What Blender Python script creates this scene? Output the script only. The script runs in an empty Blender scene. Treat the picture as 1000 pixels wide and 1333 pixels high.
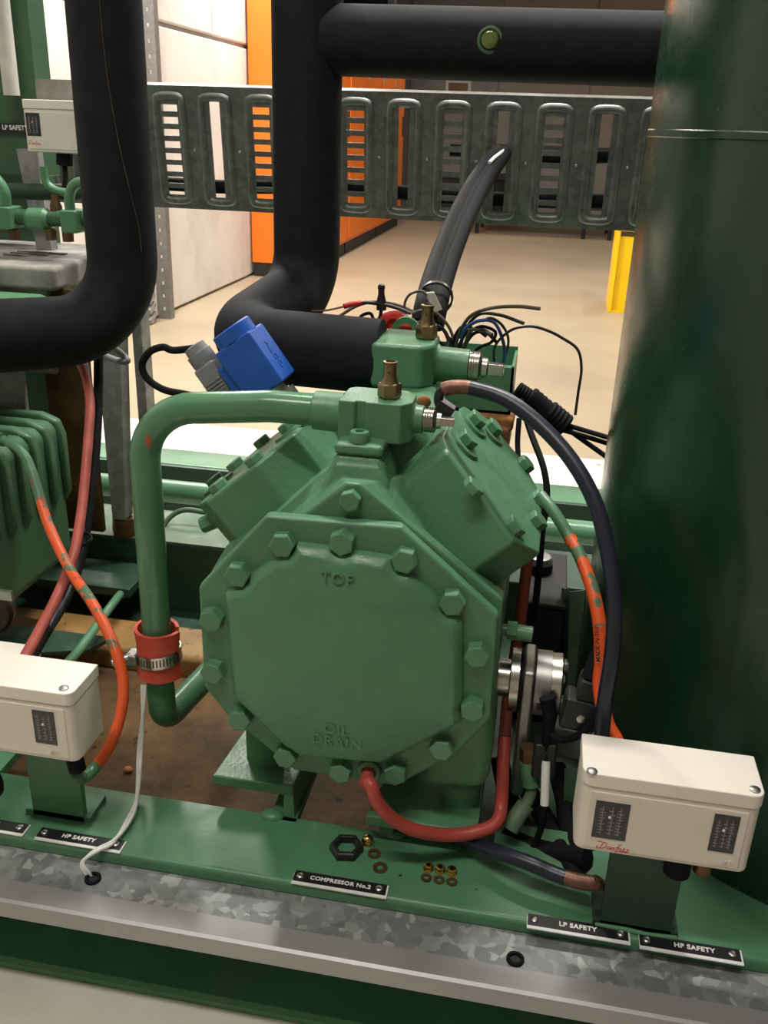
import bpy, bmesh, math, random
from mathutils import Vector, Matrix
random.seed(7)
scene = bpy.context.scene
COL = scene.collection

# ------------------------------------------------------------------ camera
def make_camera():
    yaw, pitch, roll = math.radians(-9.5698), math.radians(22.7276), math.radians(-2.0130)
    f = Vector((math.sin(yaw)*math.cos(pitch), math.cos(yaw)*math.cos(pitch), -math.sin(pitch)))
    r0 = Vector((math.cos(yaw), -math.sin(yaw), 0)); d0 = f.cross(r0)
    r = math.cos(roll)*r0 + math.sin(roll)*d0
    d = -math.sin(roll)*r0 + math.cos(roll)*d0
    cam = bpy.data.cameras.new('camera'); o = bpy.data.objects.new('camera', cam); COL.objects.link(o)
    m = Matrix((( r.x, -d.x, -f.x, 0), (r.y, -d.y, -f.y, 0), (r.z, -d.z, -f.z, .64), (0, 0, 0, 1)))
    o.matrix_world = m
    cam.sensor_fit = 'HORIZONTAL'; cam.sensor_width = 36; cam.lens = 1197.1/1000*36
    cam.clip_start = .01; cam.clip_end = 100
    scene.camera = o
make_camera()

# ------------------------------------------------------------------ world, exposure
W = bpy.data.worlds.new('world'); scene.world = W; W.use_nodes = True
W.node_tree.nodes['Background'].inputs[0].default_value = (.9, .93, 1, 1)
W.node_tree.nodes['Background'].inputs[1].default_value = .05
vs = scene.view_settings
vs.view_transform = 'Standard'; vs.look = 'None'; vs.gamma = 1; vs.use_curve_mapping = False
vs.exposure = 0.30
# ceiling luminaires: x, y, along ('x' or 'y'), watts
LUMINAIRES = [(-.45, -.10, 'x', 20), (-.15, 1.75, 'x', 54), (-1.75, 3.6, 'y', 85), (-1.65, 6.6, 'y', 72), (1.1, 4.0, 'y', 34),
              (1.1, 6.9, 'y', 30), (-.4, 10.4, 'y', 18)]
CEIL_Z = 2.5

# ------------------------------------------------------------------ materials
def new_mat(name):
    m = bpy.data.materials.new(name); m.use_nodes = True
    nt = m.node_tree; b = nt.nodes['Principled BSDF']
    return m, nt, b
def coords(nt, kind='Object', scale=None):
    tc = nt.nodes.new('ShaderNodeTexCoord'); out = tc.outputs[kind]
    if scale:
        mp = nt.nodes.new('ShaderNodeMapping'); mp.inputs['Scale'].default_value = scale
        nt.links.new(out, mp.inputs['Vector']); out = mp.outputs[0]
    return out
def noise(nt, scale, detail=3, vec=None, rough=.55):
    n = nt.nodes.new('ShaderNodeTexNoise'); n.inputs['Scale'].default_value = scale; n.inputs['Detail'].default_value = detail
    n.inputs['Roughness'].default_value = rough
    nt.links.new(vec or coords(nt), n.inputs['Vector']); return n.outputs['Fac']
def ramp(nt, fac, stops, interp='LINEAR'):
    r = nt.nodes.new('ShaderNodeValToRGB'); cr = r.color_ramp; cr.interpolation = interp
    while len(cr.elements) < len(stops): cr.elements.new(.5)
    for e, (p, c) in zip(cr.elements, stops): e.position = p; e.color = (*c, 1) if len(c) == 3 else c
    nt.links.new(fac, r.inputs[0]); return r.outputs[0]
def mix(nt, fac, a, b):
    n = nt.nodes.new('ShaderNodeMix'); n.data_type = 'RGBA'
    for sock, v in ((0, fac), (6, a), (7, b)):
        if isinstance(v, (int, float)): n.inputs[sock].default_value = v
        elif isinstance(v, tuple): n.inputs[sock].default_value = (*v, 1)
        else: nt.links.new(v, n.inputs[sock])
    return n.outputs[2]
def bump(nt, b, fac, strength=.2, dist=.002):
    n = nt.nodes.new('ShaderNodeBump'); n.inputs['Strength'].default_value = strength; n.inputs['Distance'].default_value = dist
    nt.links.new(fac, n.inputs['Height']); nt.links.new(n.outputs[0], b.inputs['Normal'])
def simple(name, c, rough=.5, metal=0, var=.15, scale=40, bmp=0, bscale=300, coat=0, spec=.5, bdist=.001):
    m, nt, b = new_mat(name)
    k = noise(nt, scale, 4)
    lo = tuple(x*(1-var) for x in c); hi = tuple(min(1, x*(1+var)) for x in c)
    nt.links.new(ramp(nt, k, [(.3, lo), (.7, hi)]), b.inputs['Base Color'])
    b.inputs['Roughness'].default_value = rough; b.inputs['Metallic'].default_value = metal
    b.inputs['Coat Weight'].default_value = coat; b.inputs['Coat Roughness'].default_value = .15
    b.inputs['Specular IOR Level'].default_value = spec
    if bmp: bump(nt, b, noise(nt, bscale, 2), bmp, bdist)
    return m
def painted(name, c, rough=.33, chips=None, chip_at=.72, chip_scale=25, dust=None, bmp=.12, spec=.5):
    m, nt, b = new_mat(name)
    col = ramp(nt, noise(nt, 14, 4), [(.3, tuple(x*.9 for x in c)), (.7, tuple(x*1.08 for x in c))])
    if dust: col = mix(nt, ramp(nt, noise(nt, 9, 6), [(.5, (0,)*3), (.8, (.45,)*3)]), col, dust)
    if chips: col = mix(nt, ramp(nt, noise(nt, chip_scale, 5), [(chip_at, (0,)*3), (chip_at+.015, (1,)*3)]), col, chips)
    nt.links.new(col, b.inputs['Base Color'])
    nt.links.new(ramp(nt, noise(nt, 30, 3), [(.3, (rough*.8,)*3), (.75, (rough*1.35,)*3)]), b.inputs['Roughness'])
    b.inputs['Specular IOR Level'].default_value = spec
    bump(nt, b, noise(nt, 220, 2), bmp, .0015)
    return m

GREEN = (.092, .232, .124)
M = {}
M['green'] = painted('green_machine_paint', GREEN, .36)
M['green_cast'] = painted('green_paint_on_casting', GREEN, .38, bmp=.3)
M['green_pipe'] = painted('green_paint_on_pipe', GREEN, .22, chips=(.33, .07, .03), chip_at=.745, chip_scale=18, bmp=.04)
M['green_skid'] = painted('green_paint_on_skid', (.080, .225, .118), .38, dust=(.17, .26, .17), bmp=.08)
M['green_dusty'] = painted('dusty_green_paint', (.085, .16, .09), .55, dust=(.3, .3, .24))
M['green_tank'] = painted('dark_green_tank_paint', (.010, .040, .019), .24, bmp=.008, spec=.45)
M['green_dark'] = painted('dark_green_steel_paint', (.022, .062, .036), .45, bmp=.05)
M['insulation'] = simple('black_foam_insulation', (.0120, .0120, .0150), .78, var=.25, scale=60, bmp=.12, bscale=500, spec=.22)
M['black'] = simple('black_rubber', (.009, .009, .0105), .7, var=.2, spec=.12)
M['black_plastic'] = simple('black_plastic', (.018, .018, .019), .38, var=.15)
M['navy'] = simple('blue_black_hose_rubber', (.014, .018, .034), .36, var=.2, bmp=.1)
M['cream'] = simple('cream_plastic', (.79, .735, .65), .45, var=.02, spec=.35)
M['cream_lit_top'] = simple('cream_plastic_lit_top', (.86, .81, .73), .45, var=.02, spec=.35)  # same cream made lighter, the brighter light on box tops put into colour
M['blue'] = simple('blue_plastic', (.013, .098, .46), .42, var=.08)
M['grey_plastic'] = simple('grey_plastic', (.23, .23, .245), .5, var=.06)
M['steel'] = simple('machined_steel', (.6, .58, .54), .26, 1, var=.12, scale=20)
M['steel_dull'] = simple('dull_steel', (.36, .355, .34), .42, 1, var=.2, scale=25)
M['zinc'] = simple('zinc_screw', (.55, .55, .53), .3, 1, var=.1)
M['brass'] = simple('aged_brass', (.27, .205, .11), .36, 1, var=.2, scale=60)
M['brass_bright'] = simple('bright_brass', (.68, .42, .14), .25, 1, var=.15, scale=200)
M['bronze'] = simple('brown_brass', (.15, .085, .04), .42, .6, var=.3, scale=60)
M['copper'] = simple('copper_ferrule', (.21, .11, .08), .5, .7, var=.3, scale=150)
M['red_hose'] = simple('red_rubber_hose', (.44, .065, .05), .4, var=.18, scale=50)
M['red_old'] = simple('old_red_cable', (.42, .085, .06), .5, var=.25, scale=30)
M['red'] = simple('red_plastic', (.62, .03, .025), .4)
M['orange_wrap'] = simple('red_orange_rubber_sleeve', (.68, .085, .05), .55, var=.12, bmp=.25, bscale=120)
M['white_wire'] = simple('white_wire', (.8, .8, .77), .45, var=.03)
M['grey_wire'] = simple('grey_brown_wire', (.10, .085, .06), .5, var=.2)
M['dark_wire'] = simple('dark_wire', (.022, .018, .015), .45, var=.2)
M['blue_wire'] = simple('blue_wire', (.03, .09, .32), .4, var=.2)
M['orange_cab'] = simple('orange_cabinet_paint', (.92, .205, .012), .38, var=.05, scale=3)
M['yellow'] = simple('yellow_steel_paint', (.93, .60, .0), .4, var=.05, scale=6)
M['black_base'] = simple('black_base_paint', (.02, .02, .02), .6)
M['label_black'] = simple('black_label_face', (.012, .012, .013), .4, var=.1)
M['label_white'] = simple('white_label_core', (.82, .82, .8), .5, var=.02)
M['logo_red'] = simple('red_print', (.60, .03, .045), .5, var=.05)
M['dial'] = simple('dark_dial', (.035, .036, .037), .25, var=.4, scale=160)
M['dial_print'] = simple('pale_dial_print', (.26, .27, .27), .5, var=.1)
M['clear_tie'] = simple('clear_grey_plastic', (.45, .43, .38), .35, var=.15)
M['dark_void'] = simple('black_steel_and_dark_gaps', (.008, .009, .009), .6)  # black for steel, also fills holes and the dark gap behind the regulator
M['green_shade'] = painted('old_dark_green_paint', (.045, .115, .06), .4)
M['rust_flake'] = simple('flaking_rust', (.33, .125, .04), .85, var=.5, scale=50, bmp=.6, bscale=70, bdist=.004)
M['perforated'] = simple('galvanised_post', (.20, .19, .18), .5, .35, var=.15)
M['white_tube'] = simple('white_conduit', (.62, .6, .55), .5, var=.1)

M['rust_orange'] = simple('bare_red_primer', (.36, .085, .035), .6)
M['brown_dark'] = simple('dark_brown_fitting', (.035, .02, .014), .4)
M['seam'] = simple('dusty_glue_seam', (.06, .047, .032), .7, var=.5, scale=90)
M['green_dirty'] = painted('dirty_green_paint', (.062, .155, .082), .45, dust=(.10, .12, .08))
def hose_mat(name, at):
    m, nt, b = new_mat(name)
    f = ramp(nt, noise(nt, 26, 5), [(at, (0,)*3), (at+.03, (1,)*3)])
    col = mix(nt, f, (.80, .105, .02), (.075, .17, .09))
    col = mix(nt, ramp(nt, noise(nt, 60, 3), [(.62, (0,)*3), (.68, (.7,)*3)]), col, (.42, .06, .03))
    nt.links.new(col, b.inputs['Base Color']); b.inputs['Roughness'].default_value = .42
    bump(nt, b, noise(nt, 150, 2), .2, .001); return m
M['hose_oversprayed'] = hose_mat('orange_hose_with_green_overspray', .485)
M['hose_orange'] = hose_mat('orange_hose', .66)

def galv_mat():
    m, nt, b = new_mat('galvanised_spangle'); v = coords(nt)
    dn = nt.nodes.new('ShaderNodeTexNoise'); dn.inputs['Scale'].default_value = 45; nt.links.new(v, dn.inputs['Vector'])
    mx = nt.nodes.new('ShaderNodeVectorMath'); mx.operation = 'MULTIPLY_ADD'
    nt.links.new(dn.outputs['Color'], mx.inputs[0]); mx.inputs[1].default_value = (.03, .03, .03); nt.links.new(v, mx.inputs[2])
    vo = nt.nodes.new('ShaderNodeTexVoronoi'); vo.inputs['Scale'].default_value = 100; nt.links.new(mx.outputs[0], vo.inputs['Vector'])
    sep = nt.nodes.new('ShaderNodeSeparateColor'); nt.links.new(vo.outputs['Color'], sep.inputs[0])
    nt.links.new(ramp(nt, sep.outputs[0], [(0, (.21, .225, .225)), (.45, (.26, .275, .275)), (.8, (.34, .355, .35)), (1, (.5, .51, .5))]), b.inputs['Base Color'])
    nt.links.new(ramp(nt, sep.outputs[1], [(0, (.42,)*3), (1, (.6,)*3)]), b.inputs['Roughness'])
    b.inputs['Metallic'].default_value = .45; return m
M['galv'] = galv_mat()
def galv_plain(name, c, rough=.42, metal=.75, sc=30):
    m, nt, b = new_mat(name)
    vo = nt.nodes.new('ShaderNodeTexVoronoi'); vo.inputs['Scale'].default_value = sc; nt.links.new(coords(nt), vo.inputs['Vector'])
    sep = nt.nodes.new('ShaderNodeSeparateColor'); nt.links.new(vo.outputs['Color'], sep.inputs[0])
    k = mix(nt, .35, noise(nt, 12, 5), sep.outputs[0])
    nt.links.new(ramp(nt, k, [(.3, tuple(x*.75 for x in c)), (.7, tuple(x*1.2 for x in c))]), b.inputs['Base Color'])
    b.inputs['Metallic'].default_value = metal; b.inputs['Roughness'].default_value = rough; return m
M['tray'] = galv_plain('galvanised_tray_sheet', (.20, .205, .20), .40, .6, 90)
M['sheet'] = galv_plain('dull_galvanised_sheet', (.30, .30, .295), .5, .3, 60)
M['lid_strip'] = simple('smooth_zinc_lid', (.36, .35, .35), .42, .35, var=.08, scale=9)

def pan_mat():
    m, nt, b = new_mat('rusty_oily_pan')
    k = noise(nt, 7, 7, rough=.65)
    col = ramp(nt, k, [(.25, (.018, .010, .004)), (.42, (.060, .031, .010)), (.55, (.115, .062, .019)), (.74, (.25, .155, .06))])
    col = mix(nt, ramp(nt, noise(nt, 70, 3), [(.66, (0,)*3), (.70, (.85,)*3)]), col, (.012, .007, .005))
    nt.links.new(col, b.inputs['Base Color'])
    nt.links.new(ramp(nt, noise(nt, 11, 4), [(.26, (.15,)*3), (.36, (.7,)*3)]), b.inputs['Roughness'])
    b.inputs['Specular IOR Level'].default_value = .3
    bump(nt, b, noise(nt, 50, 4), .35, .004); return m
M['pan'] = pan_mat()
def ledge_mat():
    m, nt, b = new_mat('rust_stained_tan_steel')
    col = ramp(nt, noise(nt, 12, 6), [(.3, (.17, .085, .02)), (.6, (.34, .195, .062)), (.8, (.43, .27, .10))])
    col = mix(nt, ramp(nt, noise(nt, 60, 4), [(.60, (0,)*3), (.68, (.8,)*3)]), col, (.05, .025, .012))
    nt.links.new(col, b.inputs['Base Color']); b.inputs['Roughness'].default_value = .45
    bump(nt, b, noise(nt, 40, 4), .2, .003); return m
M['ledge'] = ledge_mat()
def concrete(name, stops, sc, spots=None, spot_at=.7, spot_scale=14, rough=.8, bmp=.3):
    m, nt, b = new_mat(name)
    col = ramp(nt, noise(nt, sc, 8, rough=.6), stops)
    if spots: col = mix(nt, ramp(nt, noise(nt, spot_scale, 5), [(spot_at, (0,)*3), (spot_at+.03, (.75,)*3)]), col, spots)
    nt.links.new(col, b.inputs['Base Color']); b.inputs['Roughness'].default_value = rough
    bump(nt, b, noise(nt, 60, 5), bmp, .003); return m
M['floor'] = concrete('tan_floor_paint', [(.3, (.33, .265, .18)), (.55, (.40, .325, .225)), (.75, (.45, .375, .27))], 1.3, (.2, .14, .09), .735, 5, .42, .08)
M['plinth'] = concrete('white_painted_plinth', [(.3, (.62, .59, .51)), (.6, (.77, .74, .66)), (.8, (.82, .79, .72))], 6, (.14, .10, .06), .715, 16, .5, .15)
M['wall'] = concrete('grey_white_concrete', [(.25, (.50, .47, .44)), (.5, (.68, .64, .60)), (.8, (.76, .73, .69))], 2.2, (.10, .09, .08), .745, 9, .85, .3)
M['wall_back'] = concrete('grey_back_wall', [(.3, (.30, .27, .245)), (.7, (.37, .335, .305))], 1.5, None, rough=.7)
M['ceiling'] = simple('grey_ceiling', (.68, .68, .66), .8)
M['dust'] = concrete('dusty_grey_metal', [(.3, (.14, .13, .12)), (.55, (.27, .255, .24)), (.8, (.40, .38, .36))], 22, None, rough=.75)
def emit_mat(name, c, s):
    m, nt, b = new_mat(name); b.inputs['Base Color'].default_value = (.8, .8, .8, 1)
    b.inputs['Emission Color'].default_value = (*c, 1); b.inputs['Emission Strength'].default_value = s; return m
M['tube_light'] = emit_mat('fluorescent_tube_glow', (1, .95, .85), 6)
M['lamp_body'] = simple('white_lamp_body', (.7, .7, .7), .5)
def glass_mat():
    m, nt, b = new_mat('green_sight_glass'); b.inputs['Base Color'].default_value = (.12, .16, .03, 1)
    b.inputs['Roughness'].default_value = .12; b.inputs['Coat Weight'].default_value = 1; return m
M['sight'] = glass_mat()

# ------------------------------------------------------------------ mesh helpers
def V(*a): return Vector(a[0]) if len(a) == 1 else Vector(a)
def frame(axis):
    a = V(axis).normalized(); up = Vector((0, 0, 1)) if abs(a.z) < .95 else Vector((0, 1, 0))
    u = up.cross(a).normalized(); return u, a.cross(u).normalized(), a
def smooth_path(pts, n=8):
    P = [V(p) for p in pts]
    if len(P) < 3: return P
    out = []
    for i in range(len(P)-1):
        p1, p2 = P[i], P[i+1]
        p0 = P[i-1] if i else p1*2-p2
        p3 = P[i+2] if i+2 < len(P) else p2*2-p1
        for k in range(n):
            t = k/n
            out.append(.5*((2*p1)+(p2-p0)*t+(2*p0-5*p1+4*p2-p3)*t*t+(3*p1-p0-3*p2+p3)*t**3))
    out.append(P[-1]); return out
def fillet(pts, r, n=8):
    P = [V(p) for p in pts]; out = [P[0]]
    for i in range(1, len(P)-1):
        rr = r[i-1] if isinstance(r, (list, tuple)) else r
        a = (P[i-1]-P[i]); b = (P[i+1]-P[i]); ang = a.angle(b)
        if ang > 3.1: out.append(P[i]); continue
        t = min(rr/math.tan(ang/2), a.length*.49, b.length*.49)
        p, q = P[i]+a.normalized()*t, P[i]+b.normalized()*t
        rad = t*math.tan(ang/2); c = P[i]+(a.normalized()+b.normalized()).normalized()*(rad/math.sin(ang/2))
        for k in range(n+1):
            w = math.acos(max(-1, min(1, (p-c).normalized().dot((q-c).normalized()))))
            d = ((p-c)*math.sin((1-k/n)*w)+(q-c)*math.sin(k/n*w))/math.sin(w) if w > 1e-4 else p-c
            out.append(c+d)
    out.append(P[-1]); return out
class MB:
    def __init__(s): s.bm = bmesh.new()
    def ring(s, pts): return [s.bm.verts.new(p) for p in pts]
    def skin(s, rings, caps=True, closed=True):
        n = len(rings[0])
        for a, b in zip(rings, rings[1:]):
            for i in range(n if closed else n-1):
                j = (i+1) % n
                try: s.bm.faces.new((a[i], a[j], b[j], b[i]))
                except ValueError: pass
        if caps:
            try: s.bm.faces.new(rings[0][::-1]); s.bm.faces.new(rings[-1])
            except ValueError: pass
        return s
    def box(s, lo, hi, rot=None, pivot=None):
        x0, y0, z0 = lo; x1, y1, z1 = hi
        p = [V(x, y, z) for z in (z0, z1) for x, y in ((x0, y0), (x1, y0), (x1, y1), (x0, y1))]
        if rot:
            c = V(pivot) if pivot else (V(lo)+V(hi))/2
            p = [c+rot @ (q-c) for q in p]
        return s.skin([s.ring(p[:4]), s.ring(p[4:])])
    def hexa(s, a, b): return s.skin([s.ring(a), s.ring(b)])
    def lathe(s, origin, axis, prof, n=20, caps=True, phase=0):
        u, v, a = frame(axis); o = V(origin)
        return s.skin([s.ring([o+a*t+(u*math.cos(2*math.pi*(i+phase)/n)+v*math.sin(2*math.pi*(i+phase)/n))*r for i in range(n)]) for t, r in prof], caps)
    def cyl(s, p, q, r, n=20, r2=None):
        p, q = V(p), V(q); L = (q-p).length
        return s.lathe(p, q-p, [(0, r), (L, r if r2 is None else r2)], n)
    def tube(s, pts, r, n=12, closed=False):
        P = [V(p) for p in pts]; P = [p for i, p in enumerate(P) if i == 0 or (p-P[i-1]).length > 1e-6]
        rings = []; u = None
        for i, p in enumerate(P):
            t = (P[min(i+1, len(P)-1)]-P[max(i-1, 0)]).normalized()
            if u is None: u = frame(t)[0]
            u = (u-t*u.dot(t)).normalized(); v = t.cross(u)
            rr = r(i/(len(P)-1)) if callable(r) else r
            rings.append(s.ring([p+(u*math.cos(2*math.pi*k/n)+v*math.sin(2*math.pi*k/n))*rr for k in range(n)]))
        return s.skin(rings)
    def prism(s, poly, depth, o=(0, 0, 0), ux=(1, 0, 0), uy=(0, 0, 1), ud=(0, 1, 0), shrink=0):
        o, ux, uy, ud = V(o), V(ux), V(uy), V(ud)
        c = Vector((sum(p[0] for p in poly)/len(poly), sum(p[1] for p in poly)/len(poly)))
        def at(p, d, k): return o+ux*(c[0]+(p[0]-c[0])*k)+uy*(c[1]+(p[1]-c[1])*k)+ud*d
        rings = [s.ring([at(p, 0, 1-shrink) for p in poly])]
        if shrink: rings.append(s.ring([at(p, depth*.5, 1) for p in poly]))
        rings.append(s.ring([at(p, depth, 1) for p in poly]))
        return s.skin(rings)
    def plate(s, outer, holes, z0, z1):   # flat plate with rectangular holes, in x and y
        xs = sorted(set([outer[0], outer[2]]+[h[i] for h in holes for i in (0, 2)])); ys = sorted(set([outer[1], outer[3]]+[h[i] for h in holes for i in (1, 3)]))
        vt = {}
        def g(i, j, z):
            if (i, j, z) not in vt: vt[i, j, z] = s.bm.verts.new((xs[i], ys[j], z))
            return vt[i, j, z]
        def solid(i, j):
            if not (0 <= i < len(xs)-1 and 0 <= j < len(ys)-1): return False
            x, y = (xs[i]+xs[i+1])/2, (ys[j]+ys[j+1])/2
            return not any(h[0] < x < h[2] and h[1] < y < h[3] for h in holes)
        for i in range(len(xs)-1):
            for j in range(len(ys)-1):
                if not solid(i, j): continue
                s.bm.faces.new((g(i, j, z1), g(i+1, j, z1), g(i+1, j+1, z1), g(i, j+1, z1)))
                s.bm.faces.new((g(i, j, z0), g(i, j+1, z0), g(i+1, j+1, z0), g(i+1, j, z0)))
                for (di, dj, a, b) in ((-1, 0, (i, j+1), (i, j)), (1, 0, (i+1, j), (i+1, j+1)), (0, -1, (i, j), (i+1, j)), (0, 1, (i+1, j+1), (i, j+1))):
                    if not solid(i+di, j+dj): s.bm.faces.new((g(*a, z0), g(*b, z0), g(*b, z1), g(*a, z1)))
        return s
    def hexbolt(s, p, axis, r=.0112, h=.010, washer=0):
        if washer: s.lathe(p, axis, [(0, washer), (.002, washer), (.0022, r)], 18)
        return s.lathe(p, axis, [(0, r), (h*.8, r), (h, r*.86)], 6)
    def sphere(s, c, r, n=12, sc=(1, 1, 1)):
        bmesh.ops.create_uvsphere(s.bm, u_segments=n*2, v_segments=n, radius=r, matrix=Matrix.Translation(V(c)) @ Matrix.Diagonal((*sc, 1))); return s
    def xform(s, m): s.bm.transform(m); return s

def world_loc(p):
    l = Vector((0, 0, 0))
    while p: l = l+p.location; p = p.parent
    return l
def obj(name, mb, mat, parent=None, bevel=0, seg=2, angle=38, label=None, kind=None):
    me = bpy.data.meshes.new(name)
    bm = mb.bm
    bmesh.ops.recalc_face_normals(bm, faces=bm.faces[:])
    if parent: bm.transform(Matrix.Translation(-world_loc(parent)))
    for f in bm.faces: f.smooth = True
    bm.to_mesh(me); bm.free()
    me.set_sharp_from_angle(angle=math.radians(angle))
    me.materials.append(mat)
    o = bpy.data.objects.new(name, me); COL.objects.link(o)
    if parent: o.parent = parent
    if bevel:
        b = o.modifiers.new('bevel', 'BEVEL'); b.width = bevel; b.segments = seg; b.limit_method = 'ANGLE'; b.angle_limit = math.radians(35); b.harden_normals = True
    if label: o['label'] = label
    if kind: o['kind'] = kind
    return o
def tag(o, label, cat, group=None):
    o['label'] = label; o['category'] = cat
    if group: o['group'] = group
    return o
def thing(name, label, cat, loc=(0, 0, 0), group=None):
    o = bpy.data.objects.new(name, None); COL.objects.link(o); o.location = loc; o.empty_display_size = .02
    return tag(o, label, cat, group)
def struct(name, mb, mat, parent=None, **k):
    o = obj(name, mb, mat, parent, **k)
    if not parent: o['kind'] = 'structure'
    return o
def text(name, s, size, mat, parent, origin, ux, uy, depth=.0006, align='CENTER', bold=0, spacing=1.0):
    cu = bpy.data.curves.new(name, 'FONT'); cu.body = s; cu.size = size; cu.extrude = depth; cu.align_x = align; cu.align_y = 'CENTER'; cu.offset = bold
    cu.space_character = spacing; cu.resolution_u = 3
    t = bpy.data.objects.new(name, cu); COL.objects.link(t)
    me = bpy.data.meshes.new_from_object(t.evaluated_get(bpy.context.evaluated_depsgraph_get()))
    bpy.data.objects.remove(t); bpy.data.curves.remove(cu)
    ux, uy = V(ux).normalized(), V(uy).normalized(); uz = ux.cross(uy)
    o = V(origin)
    m = Matrix(((ux.x, uy.x, uz.x, o.x), (ux.y, uy.y, uz.y, o.y), (ux.z, uy.z, uz.z, o.z), (0, 0, 0, 1)))
    me.transform(Matrix.Translation(-world_loc(parent)) @ m)
    me.materials.clear(); me.materials.append(mat); me.name = name
    ob = bpy.data.objects.new(name, me); COL.objects.link(ob); ob.parent = parent
    return ob
def dup(root, delta, label=None, group=None):
    r = root.copy(); COL.objects.link(r); r.location = root.location+V(delta)
    if label: r['label'] = label
    if group: r['group'] = group
    for ch in list(root.children):
        c = ch.copy(); COL.objects.link(c); c.parent = r
        for g in ch.children:
            d = g.copy(); COL.objects.link(d); d.parent = c
    return r
def rotz(a): return Matrix.Rotation(a, 3, 'Z')

# ================================================================== THE SETTING
FZ, PZ = -.42, -.135
struct('floor', MB().box((-2.3, -3, FZ-.1), (6, 14.2, FZ)), M['floor'])
struct('plinth', MB().box((-2.0, .15, FZ), (2.4, 2.32, PZ)), M['plinth'], bevel=.01)
# left wall: large concrete blocks with recessed joints
wl = struct('wall_left', MB().box((-2.5, -3, FZ), (-2.225, 14.2, CEIL_Z)), M['wall_back'])
def block(y0, y1, z0, z1): 
    obj('block', MB().box((-2.23, y0+.008, z0+.012), (-2.2+random.uniform(-.004, .003), y1-.008, z1-.012)), M['wall'], wl, bevel=.012)
rows = [(FZ, 1.112, 3.35), (1.112, CEIL_Z, 2.78)]
for z0, z1, start in rows:
    ys = [-3, start-3.3, start, start+3.3, start+6.6, start+9.9]
    for a, b in zip(ys, ys[1:]): block(a, min(b, 14.2), z0, z1)
wb = struct('wall_back', MB().box((-2.4, 14.03, FZ), (6, 14.2, CEIL_Z)), M['wall_back'])
for k in range(6):
    obj('panel', MB().box((-2.2+k*1.24-.0, 14.0, FZ), (-2.2+(k+1)*1.24-.02, 14.04, CEIL_Z-.02)), M['wall_back'], wb, bevel=.008)
struct('wall_right', MB().box((6, -3, FZ), (6.2, 14.2, CEIL_Z)), M['wall'])
struct('wall_front', MB().box((-2.4, -3.2, FZ), (6, -3, CEIL_Z)), M['wall'])
struct('ceiling', MB().box((-2.4, -3.2, CEIL_Z), (6.2, 14.2, CEIL_Z+.1)), M['ceiling'])
struct('trim_1', MB().box((-2.0, 13.9, 2.05), (6, 14.0, 2.11)), M['sheet'])

# ceiling luminaires
for i, (x, y, al, watt) in enumerate(LUMINAIRES):
    L = .62
    t = thing('ceiling_light', 'white fluorescent batten hanging from ceiling ' + ['over the aisle in front of skid', 'above the compressor and the cable tray', 'over floor beside left wall, nearer one', 'over floor beside left wall, farther one',
        'over open floor behind the tank, nearer one', 'over open floor behind the tank, farther one', 'close to the grey back wall'][i], 'lamp', (x, y, CEIL_Z))
    lo, hi = ((x-L, y-.06, CEIL_Z-.07), (x+L, y+.06, CEIL_Z)) if al == 'x' else ((x-.06, y-L, CEIL_Z-.07), (x+.06, y+L, CEIL_Z))
    obj('housing', MB().box(lo, hi), M['lamp_body'], t, bevel=.006)
    p, q = ((x-L+.03, y, CEIL_Z-.09), (x+L-.03, y, CEIL_Z-.09)) if al == 'x' else ((x, y-L+.03, CEIL_Z-.09), (x, y+L-.03, CEIL_Z-.09))
    obj('tube', MB().cyl(p, q, .014, 12), M['tube_light'], t)
    la = bpy.data.lights.new('lamp', 'AREA'); la.shape = 'RECTANGLE'; la.size = 1.2 if al == 'x' else .12; la.size_y = .12 if al == 'x' else 1.2
    la.energy = watt; la.color = (1, .965, .90)
    lo_ = bpy.data.objects.new('lamp', la); COL.objects.link(lo_); lo_.location = (0, 0, -.12); lo_.parent = t

# ================================================================== BACKGROUND
# orange cabinets along the left wall
CABX = -1.80
for k, (y0, y1) in enumerate([(6.72, 8.25), (8.27, 9.7), (9.72, 11.1)]):
    t = thing('electrical_cabinet', ['tall orange cabinet on black base, nearest of the row by left wall', 'tall orange cabinet standing in the middle of the row', 'tall orange cabinet, farthest of the row by left wall'][k], 'cabinet', (-2.0, (y0+y1)/2, FZ), 'orange cabinets')
    obj('body', MB().box((-2.19, y0, FZ+.10), (CABX-.02, y1, 1.75)), M['orange_cab'], t, bevel=.008)
    obj('plinth_base', MB().box((-2.18, y0+.02, FZ), (CABX-.03, y1-.02, FZ+.10)), M['black_base'], t)
    mid = (y0+y1)/2
    for a, b in ((y0+.015, mid-.006), (mid+.006, y1-.015)):
        d = obj('door', MB().box((CABX-.02, a, FZ+.13), (CABX, b, 1.72)), M['orange_cab'], t, bevel=.005)
        obj('handle', MB().box((CABX, b-.10, .55), (CABX+.02, b-.07, .75)), M['black_plastic'], d, bevel=.004)
        for z in (.08, 1.05, 1.2):
            obj('hinge', MB().cyl((CABX+.006, a+.03, z-.03), (CABX+.006, a+.03, z+.03), .009, 8), M['zinc'], d)
# perforated upright at the wall
t = thing('perforated_post', 'slotted grey steel upright with rows of holes, standing at left wall', 'post', (-2.17, 5.0, FZ))
pm = MB().plate((-2.199, FZ, -2.12, 2.3), [(-2.163, z, -2.150, z+.018) for z in [FZ+.05+.072*i for i in range(36)]], 0, .004)
pm.xform(Matrix.Translation((0, 5.0, 0)) @ Matrix.Rotation(math.radians(90), 4, 'X'))
obj('web', pm, M['perforated'], t)
obj('flange', MB().box((-2.124, 5.0, FZ), (-2.12, 5.05, 2.3)), M['perforated'], t)
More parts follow.
